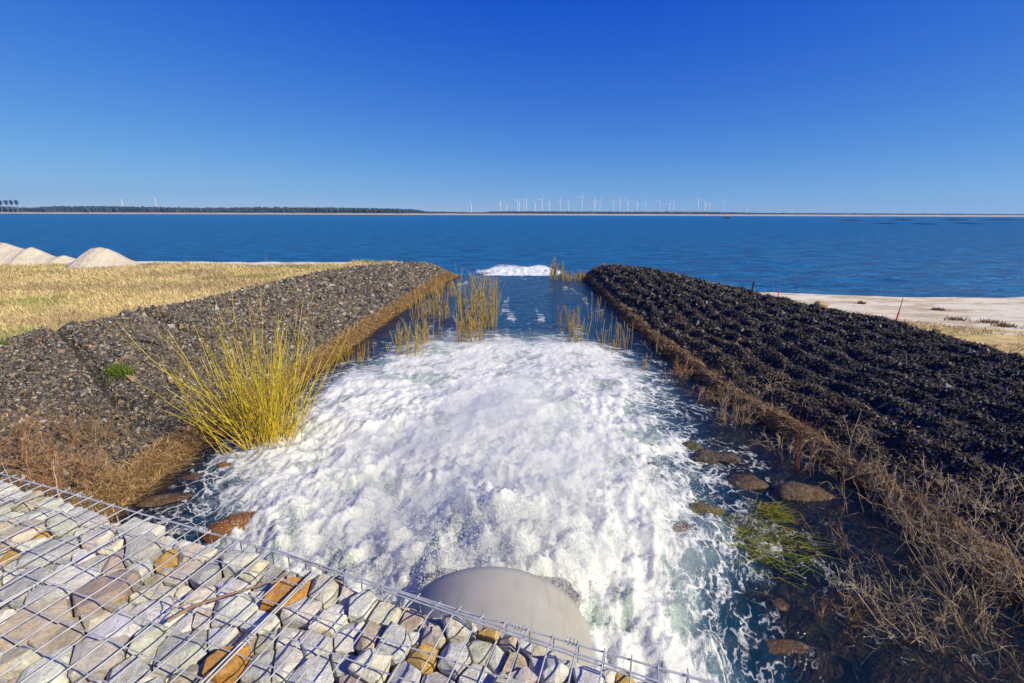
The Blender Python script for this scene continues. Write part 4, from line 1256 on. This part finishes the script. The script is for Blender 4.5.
dry_bush((965, 560), HW - .1, 60, .8, 22, 'tall thin dry bush on the right bank foot near the frame edge', 59)
dry_bush((845, 470), HW - .08, 60, .55, 20, 'wispy grey bush on the lower right bank', 60)
dry_bush((735, 420), HW - .05, 44, .62, 40, 'pale fan-shaped dry shrub at the foot of the right bank', 61, c1=(.42, .31, .18), per=(5, 2), spread=.25, flat=.3)
dry_bush((765, 412), HW - .12, 26, .75, 8, 'thin branching shrub right of the pale fan-shaped one', 62)
dry_bush((705, 398), HW - .03, 34, .45, 26, 'brown grassy tuft left of the pale fan-shaped shrub', 63, c0=(.17, .09, .035), c1=(.38, .24, .11), spread=.25)
dry_bush((680, 376), HW - .03, 26, .45, 24, 'orange-brown tuft on the bank edge beside the rapids', 64, c0=(.2, .1, .03), c1=(.42, .25, .10), spread=.25)
dry_bush((800, 460), HW - .05, 40, .45, 14, 'low tangle at the foot of the tall red stems', 65)
dry_bush((1005, 520), HW - .35, 60, .6, 16, 'sparse bush higher on the right bank at the frame edge', 66)
dry_bush((780, 430), HW - .25, 40, .45, 14, 'grey wisps on the dark stones above the red stems', 67)
dry_bush((930, 500), HW - .35, 60, .5, 16, 'grey wisps higher on the dark right bank', 68)
dry_bush((662, 352), HW - .03, 20, .5, 12, 'dry tuft with two tall stems on the far right bank edge', 69, c1=(.38, .25, .12), spread=.2)
def tall(pix, h, n, hgt, col, label, sd, w=.06):
    r = np.random.default_rng(sd)
    x, y = P(*pix, h)
    base = np.c_[x + r.normal(size=n) * w, y + r.normal(size=n) * w, np.full(n, max(float(Hf(x, y)), ZW - .1) - .05)]
    d = unit(np.c_[r.normal(size=n) * .05, r.normal(size=n) * .05, np.ones(n)])
    st = stems(base, d, hgt * r.uniform(.6, 1.05, n), 8, .05, .008, 0, r)
    br = branch(st, r, 3, .3, .9, .35, .15, 3)
    to_mesh('tall_stem', [(st, .008, .002, col, tuple(c * 1.15 for c in col)), (br, .0025, .001, col, col)], label, 'stem', 'tall bare stems on the banks', (x, y, CAM_Z - h))
tall((797, 468), HW - .02, 3, 1.25, (.25, .075, .035), 'tallest pair of red-brown stems on the right bank edge', 71)
tall((806, 470), HW - .02, 2, 1.0, (.24, .14, .05), 'yellow-brown stems right beside the red ones', 72)
tall((818, 468), HW - .05, 2, .95, (.28, .19, .10), 'leaning tan stems right of the red ones', 73)
tall((655, 352), HW, 3, 1.2, (.36, .25, .12), 'two tall pale stems on the far right bank edge', 74)
tall((995, 590), HW, 2, .75, (.30, .2, .05), 'yellowish upright stem near the right frame edge', 75)
tall((1000, 612), HW, 2, .7, (.32, .24, .12), 'pale upright stem in the corner tangle', 76)

# left side weeds in front of the bank
def weeds_left(pix, h, wpx, n, hgt, c0, c1, label, sd):
    dry_bush(pix, h, wpx, hgt * 1.35, int(n * 1.3), label, sd, (0, 0), c0, c1, (5, 3), .42, .0035, 'rusty weeds on the left bank', 'dry_weed', .22)
RU0, RU1 = (.18, .085, .04), (.46, .25, .13)
weeds_left((40, 468), 2.75, 70, 34, .42, RU0, RU1, 'rusty weeds behind the wire edge at the far left', 81)
weeds_left((85, 462), 2.85, 70, 36, .38, RU0, RU1, 'rusty weeds on the left bank, right of the far-left patch', 82)
weeds_left((60, 432), 2.75, 80, 30, .34, RU0, (.30, .18, .10), 'rusty weed patch higher up on the left bank', 83)
weeds_left((15, 440), 2.6, 60, 24, .4, RU0, RU1, 'rusty weeds at the left frame edge', 84)
weeds_left((110, 435), 2.95, 60, 24, .25, (.13, .08, .04), (.33, .22, .12), 'low tan weeds on the stones below the green tuft', 85)
weeds_left((118, 478), 3.1, 50, 34, .22, (.2, .13, .06), (.42, .29, .15), 'straw-coloured litter weeds by the water corner', 86)
weeds_left((165, 350), 2.72, 16, 10, .5, (.22, .16, .12), (.36, .29, .23), 'pale grey dead stalks right of the green tuft', 87)
for k, (px, py, hh) in enumerate(((52, 478, .55), (8, 474, .38), (15, 476, .42), (85, 484, .30))):
    tall((px, py), 2.85, 1, hh, (.40, .34, .27), ['longest pale bare stalk standing behind the wire edge at left', 'pale stalk at the left frame edge behind the wires', 'pale stalk just right of the one at the frame edge', 'short pale stalk behind the wire edge, right of the longest'][k], 90 + k, .01)

def tuft(name, pix, h, wpx, n, ln, c, label, cat, group=None, sd=0, zoff=0.0, wid=.004):
    x, y = P(*pix, h); D = math.hypot(y, h); w = wpx / FPX * D * .5
    b = np.c_[rng.normal(size=n) * w * .36, rng.normal(size=n) * w * .36, np.zeros(n)]
    b[:, 2] = Hf(b[:, 0] + x, b[:, 1] + y) - (CAM_Z - h) + zoff
    d = unit(np.c_[rng.normal(size=(n, 2)) * .45, np.ones(n)])
    cc = np.array(c) * rng.uniform(.5, 1.5, (n, 1)); cc[:, 0] *= rng.uniform(.7, 1.7, n)
    V, F, C = blades(b, d, rng.uniform(.5, 1.1, n) * ln, wid, .4, cc)
    tag(mesh(name, V, F, M_PLANT, col=C, loc=(x, y, CAM_Z - h)), label, cat, group)
tuft('grass_tuft', (120, 371), 2.62, 30, 420, .26, (.12, .20, .025), 'bright green grass tuft alone on the dark stones of the left bank', 'grass tuft', zoff=.02, wid=.005)
tuft('grass_tuft', (3, 352), 2.4, 12, 120, .2, (.16, .24, .03), 'small green grass tuft at the left frame edge', 'grass tuft', wid=.005)
tuft('grass_tuft', (150, 470), 3.2, 20, 80, .12, (.12, .18, .02), 'few green blades on the litter beside the water at left', 'grass tuft', zoff=.02)
tuft('grass_tuft', (920, 548), HW - .1, 14, 40, .2, (.16, .22, .03), 'few green blades among the dry bushes on the right', 'grass tuft')
for i, (px, py, wd, lab) in enumerate(((888, 333, 22, 'yellowish grass tuft at the foot of the red stake on the sand'), (955, 322, 20, 'dark brush tuft on the sand, right of the red stake'), (988, 326, 26, 'largest dark brush clump on the sand near the right edge'),
        (862, 300, 10, 'small green tuft on the pale sand near the water'), (938, 308, 16, 'thin grass tuft on the pale sand, middle right'), (1003, 332, 30, 'brown grass clump on the sand at the right frame edge'), (842, 318, 14, 'yellow grass tuft at the top of the dark right bank'))):
    h_ = CAM_Z - .55
    tuft('grass_tuft', (px, py), h_, wd, 90, .17, (.20, .17, .05) if 'yellow' in lab or 'green' in lab else (.16, .11, .055), lab, 'grass tuft', 'grass tufts on the right beach', wid=.012)

# dry grass: the field on the left, the beach fringe, and the matted edge of both banks
def grass_field(name, x, y, ln, wid, pal, bend=.5):
    z, out, w, past, s, ysv = Hf(x, y, True)
    n = len(x)
    pal = np.array(pal)
    c = pal[rng.integers(0, len(pal), n)] * rng.uniform(.7, 1.25, (n, 1))
    g = sstep(.15, .5, noise3(x * .35, y * .6, 21) + .3 * noise3(x * 1.7, y * 1.7, 3))[:, None]
    c = c * (1 - g * .72) + np.array([.32, .36, .10]) * g * .72
    bp = 1.25 * sstep(-.05, .4, noise3(x * .22, y * .35, 61) + .4 * noise3(x * 1.1, y * 1.1, 63))[:, None]
    c = c * (1 - .55 * bp) + np.array([.40, .29, .18]) * .55 * bp
    V, F, C = blades(np.c_[x, y, z - .01], unit(np.c_[rng.normal(size=(n, 2)) * .35, np.ones(n)]), ln, wid, bend, c)
    return tag(mesh(name, V, F, M_PLANT, col=C), kind='stuff')
n = 150000
y = 5 + 18.6 * rng.uniform(size=n) ** .8; x = -5 - 27 * rng.uniform(size=n)
past = (ip(XL, y) - x) - (ip(XL, y) - ip(CL, y))
ok = (past > .25 + .5 * rng.uniform(size=n)) & (x > -1.25 * y - 6) & (y < 22.3 + .9 * noise3(x * .3, y * .2, 51) + np.where(x > -8, .9, 0))
x, y = x[ok], y[ok]
grass_field('dry_grass', x, y, rng.uniform(.08, .26, len(x)), .003 + .0006 * y, [(.76, .60, .31), (.82, .68, .40), (.64, .48, .24), (.56, .42, .25), (.70, .60, .24)])
n = 30000
y = rng.uniform(4, 19, n); x = ip(CR, y) + .3 + rng.uniform(0, 1, n) ** 1.6 * (2.2 + np.clip(18.5 - y, 0, 9) * .5)
x = x[noise3(x * .5, y * .5, 31) > -.15]; y = y[:0] if False else y
y = rng.uniform(4, 19, len(x)); x = ip(CR, y) + .3 + rng.uniform(0, 1, len(y)) ** 1.6 * (2.2 + np.clip(18.5 - y, 0, 9) * .5)
ok = noise3(x * .6, y * .6, 31) + .6 * noise3(x * 2, y * 2, 3) > -.25
x, y = x[ok], y[ok]
grass_field('beach_grass', x, y, rng.uniform(.05, .16, len(x)), .009, [(.46, .33, .18), (.56, .43, .24), (.36, .25, .13), (.40, .36, .12)])

def fringe(name, L, y0, y1, n, ln, pal, out0, out1, hang=.4):
    y = y0 + (y1 - y0) * rng.uniform(size=n) ** 1.25
    o = out0 + (out1 - out0) * rng.uniform(size=n)
    x = ip(XL, y) - o if L else ip(XR, y) + o
    z = Hf(x, y)
    z = np.maximum(z, ZW - .02)
    sgn = 1 if L else -1
    d = unit(np.c_[sgn * hang + rng.normal(size=n) * .55, rng.normal(size=n) * .55, .45 + rng.normal(size=n) * .3])
    pal = np.array(pal)
    c = pal[rng.integers(0, len(pal), n)] * rng.uniform(.6, 1.3, (n, 1))
    V, F, C = blades(np.c_[x, y, z], d, rng.uniform(.5, 1.2, n) * ln, .0028 + .0006 * y, .6, c)
    return tag(mesh(name, V, F, M_PLANT, col=C), kind='stuff')
FP = [(.58, .40, .19), (.48, .30, .13), (.34, .19, .075), (.66, .48, .26), (.26, .15, .07)]
fringe('matted_grass', True, 3.0, 26, 52000, .17, FP, -.10, .34)
FP2 = [(.38, .25, .12), (.30, .18, .08), (.22, .13, .065), (.48, .33, .17)]
fringe('matted_grass', False, 2.0, 26, 8000, .15, FP2, -.06, .22)
fringe('litter', True, 3.0, 6.2, 5000, .08, FP, .2, 2.6, .1)
fringe('litter', False, 2.5, 13, 2600, .12, FP2, .25, 1.1, .0)

# ------------------------------------------------------------------ sand heaps, stakes, log on the shores
M_SAND = None
m, n_, l_, b_ = mat('heap_sand')
q = NB(m); v = q.obj()
l_.new(q.ramp(q.noise(v, 3, 7, .65), [(.3, (.47, .40, .31)), (.7, (.62, .55, .45))]), b_.inputs['Base Color'])
b_.inputs['Roughness'].default_value = .95
l_.new(q.bump(q.m('ADD', q.noise(v, 6, 7, .65), q.m('MULTIPLY', q.noise(q.obj((3, 3, .4)), 2, 4), .6)), .7, .12), b_.inputs['Normal'])
def heap(px0, px1, tops, yb, label):
    """tops: (px, row) outline of the crest"""
    hb = CAM_Z - 1.3
    xa = (np.array([px0, px1]) - 512) / FPX * (yb * CP + hb * SP)
    nx, ny = 90, 40
    u = np.linspace(0, 1, nx); w = np.linspace(-1, 1, ny)
    U, W = np.meshgrid(u, w)
    px = px0 + (px1 - px0) * u
    top = np.interp(px, [a for a, b in tops], [b for a, b in tops])
    zc = yb * CP + hb * SP
    hgt = np.maximum((264.5 - top) / FPX * zc * 1.04, 0)
    H = hgt[None] * (1 - np.abs(W) ** 1.25) + .05 * fbm(U * 9, W * 3, px0, 4) * (hgt[None] > .05) * (1 - W ** 2)
    x = xa[0] + (xa[1] - xa[0]) * U; y = yb + W * 1.7 * (.55 + .45 * hgt[None] / hgt.max())
    zg = np.minimum(Hf(x, y), 1.3)
    Zz = 1.28 + H - (1 - (1 - W ** 2) * np.minimum(1, 6 * U) * np.minimum(1, 6 * (1 - U))) * .08
    x0, y0 = x.mean(), yb
    tag(mesh('sand_heap', np.stack([x - x0, y - y0, Zz], -1).reshape(-1, 3), gridF(ny, nx), m, smooth=True, loc=(x0, y0, 0)), label, 'sand heap', 'sand heaps on the left shore')
heap(-70, 80, [(-70, 262), (-40, 250), (-15, 245), (0, 242), (12, 243), (22, 246.5), (30, 248.5), (36, 246.5), (46, 252), (57, 256), (66, 253.5), (76, 259), (80, 264)], 22.6, 'long pale sand heap with a notched top at the left frame edge')
heap(66, 146, [(66, 264), (78, 258), (88, 252), (95, 246.5), (104, 245), (111, 246.5), (120, 253), (130, 258), (140, 263), (146, 264.5)], 22.0, 'rounded pale sand heap standing right of the long one')
def bramble(pix, h, lab, sd):
    tuft('grass_tuft', pix, h, 10, 60, .2, (.22, .20, .05), lab, 'grass tuft', 'tufts by the sand heaps', wid=.015)
bramble((58, 263), CAM_Z - 1.34, 'olive tuft in the gap between the two sand heaps', 1)
bramble((22, 264), CAM_Z - 1.34, 'dark tuft at the foot of the long sand heap', 2)

M_RED = simple('red_paint', (.62, .02, .05), .5, var=.1)
M_POST = simple('dark_post', (.05, .04, .035), .9, var=.3, scale=20)
M_POLEW = simple('stake_wood', (.30, .24, .17), .8, var=.2, scale=20)
def cyl(p0, p1, ra, rb, n=8):
    p0, p1 = np.array(p0, float), np.array(p1, float)
    Pt = np.linspace(p0, p1, 5)[None]
    v, f = tubes(Pt, np.linspace(ra, rb, 5)[None], n)
    return v, f
def stake(pix, gz, hgt, red, lean, label, wood):
    h = CAM_Z - gz
    x, y = P(*pix, h)
    gz = float(Hf(x, y))
    t = empty('marker_stake', (x, y, gz), label, 'stake', 'red marker stakes on the right beach')
    v, f = cyl((0, 0, -.15), (lean[0] * red, lean[1] * red, red), .020, .018); mesh('painted_shaft', v, f, M_RED, t, smooth=True)
    if wood:
        v, f = cyl((lean[0] * red, lean[1] * red, red), (lean[0] * red + .02, lean[1] * red, hgt), .014, .010); mesh('wooden_tip', v, f, M_POLEW, t, smooth=True)
    v, f = cyl((lean[0] * red * .7 - .002, 0, red * .7), (lean[0] * red * .75, 0, red * .74), .025, .025); mesh('tape_band', v, f, M_RED, t)
stake((893, 327), .62, .80, .42, (.16, 0), 'red stake with a thin bare tip leaning on the sandy beach', True)
stake((777, 298), .45, .5, .38, (.08, 0), 'smaller red stake near the water behind the dark right bank', False)
x, y = P(752, 291, CAM_Z - 1.48)
t = empty('wooden_post', (x, y, float(Hf(x, y))), 'short dark wooden post on the crest of the right bank', 'post')
v, f = cyl((0, 0, -.1), (.01, 0, .38), .03, .026); mesh('post_shaft', v, f, M_POST, t, smooth=True)
v, f = cyl((.01, 0, .34), (.012, 0, .40), .034, .03); mesh('post_cap', v, f, M_POST, t)
boulder('boulder', (821, 304), CAM_Z - .55, 15, .6, (.40, .27, .15), 'tan lump of rock lying on the pale sand left of the red stake', .5, 'rocks on the beach', sd=30)
x, y = P(452, 262, CAM_Z - .9)
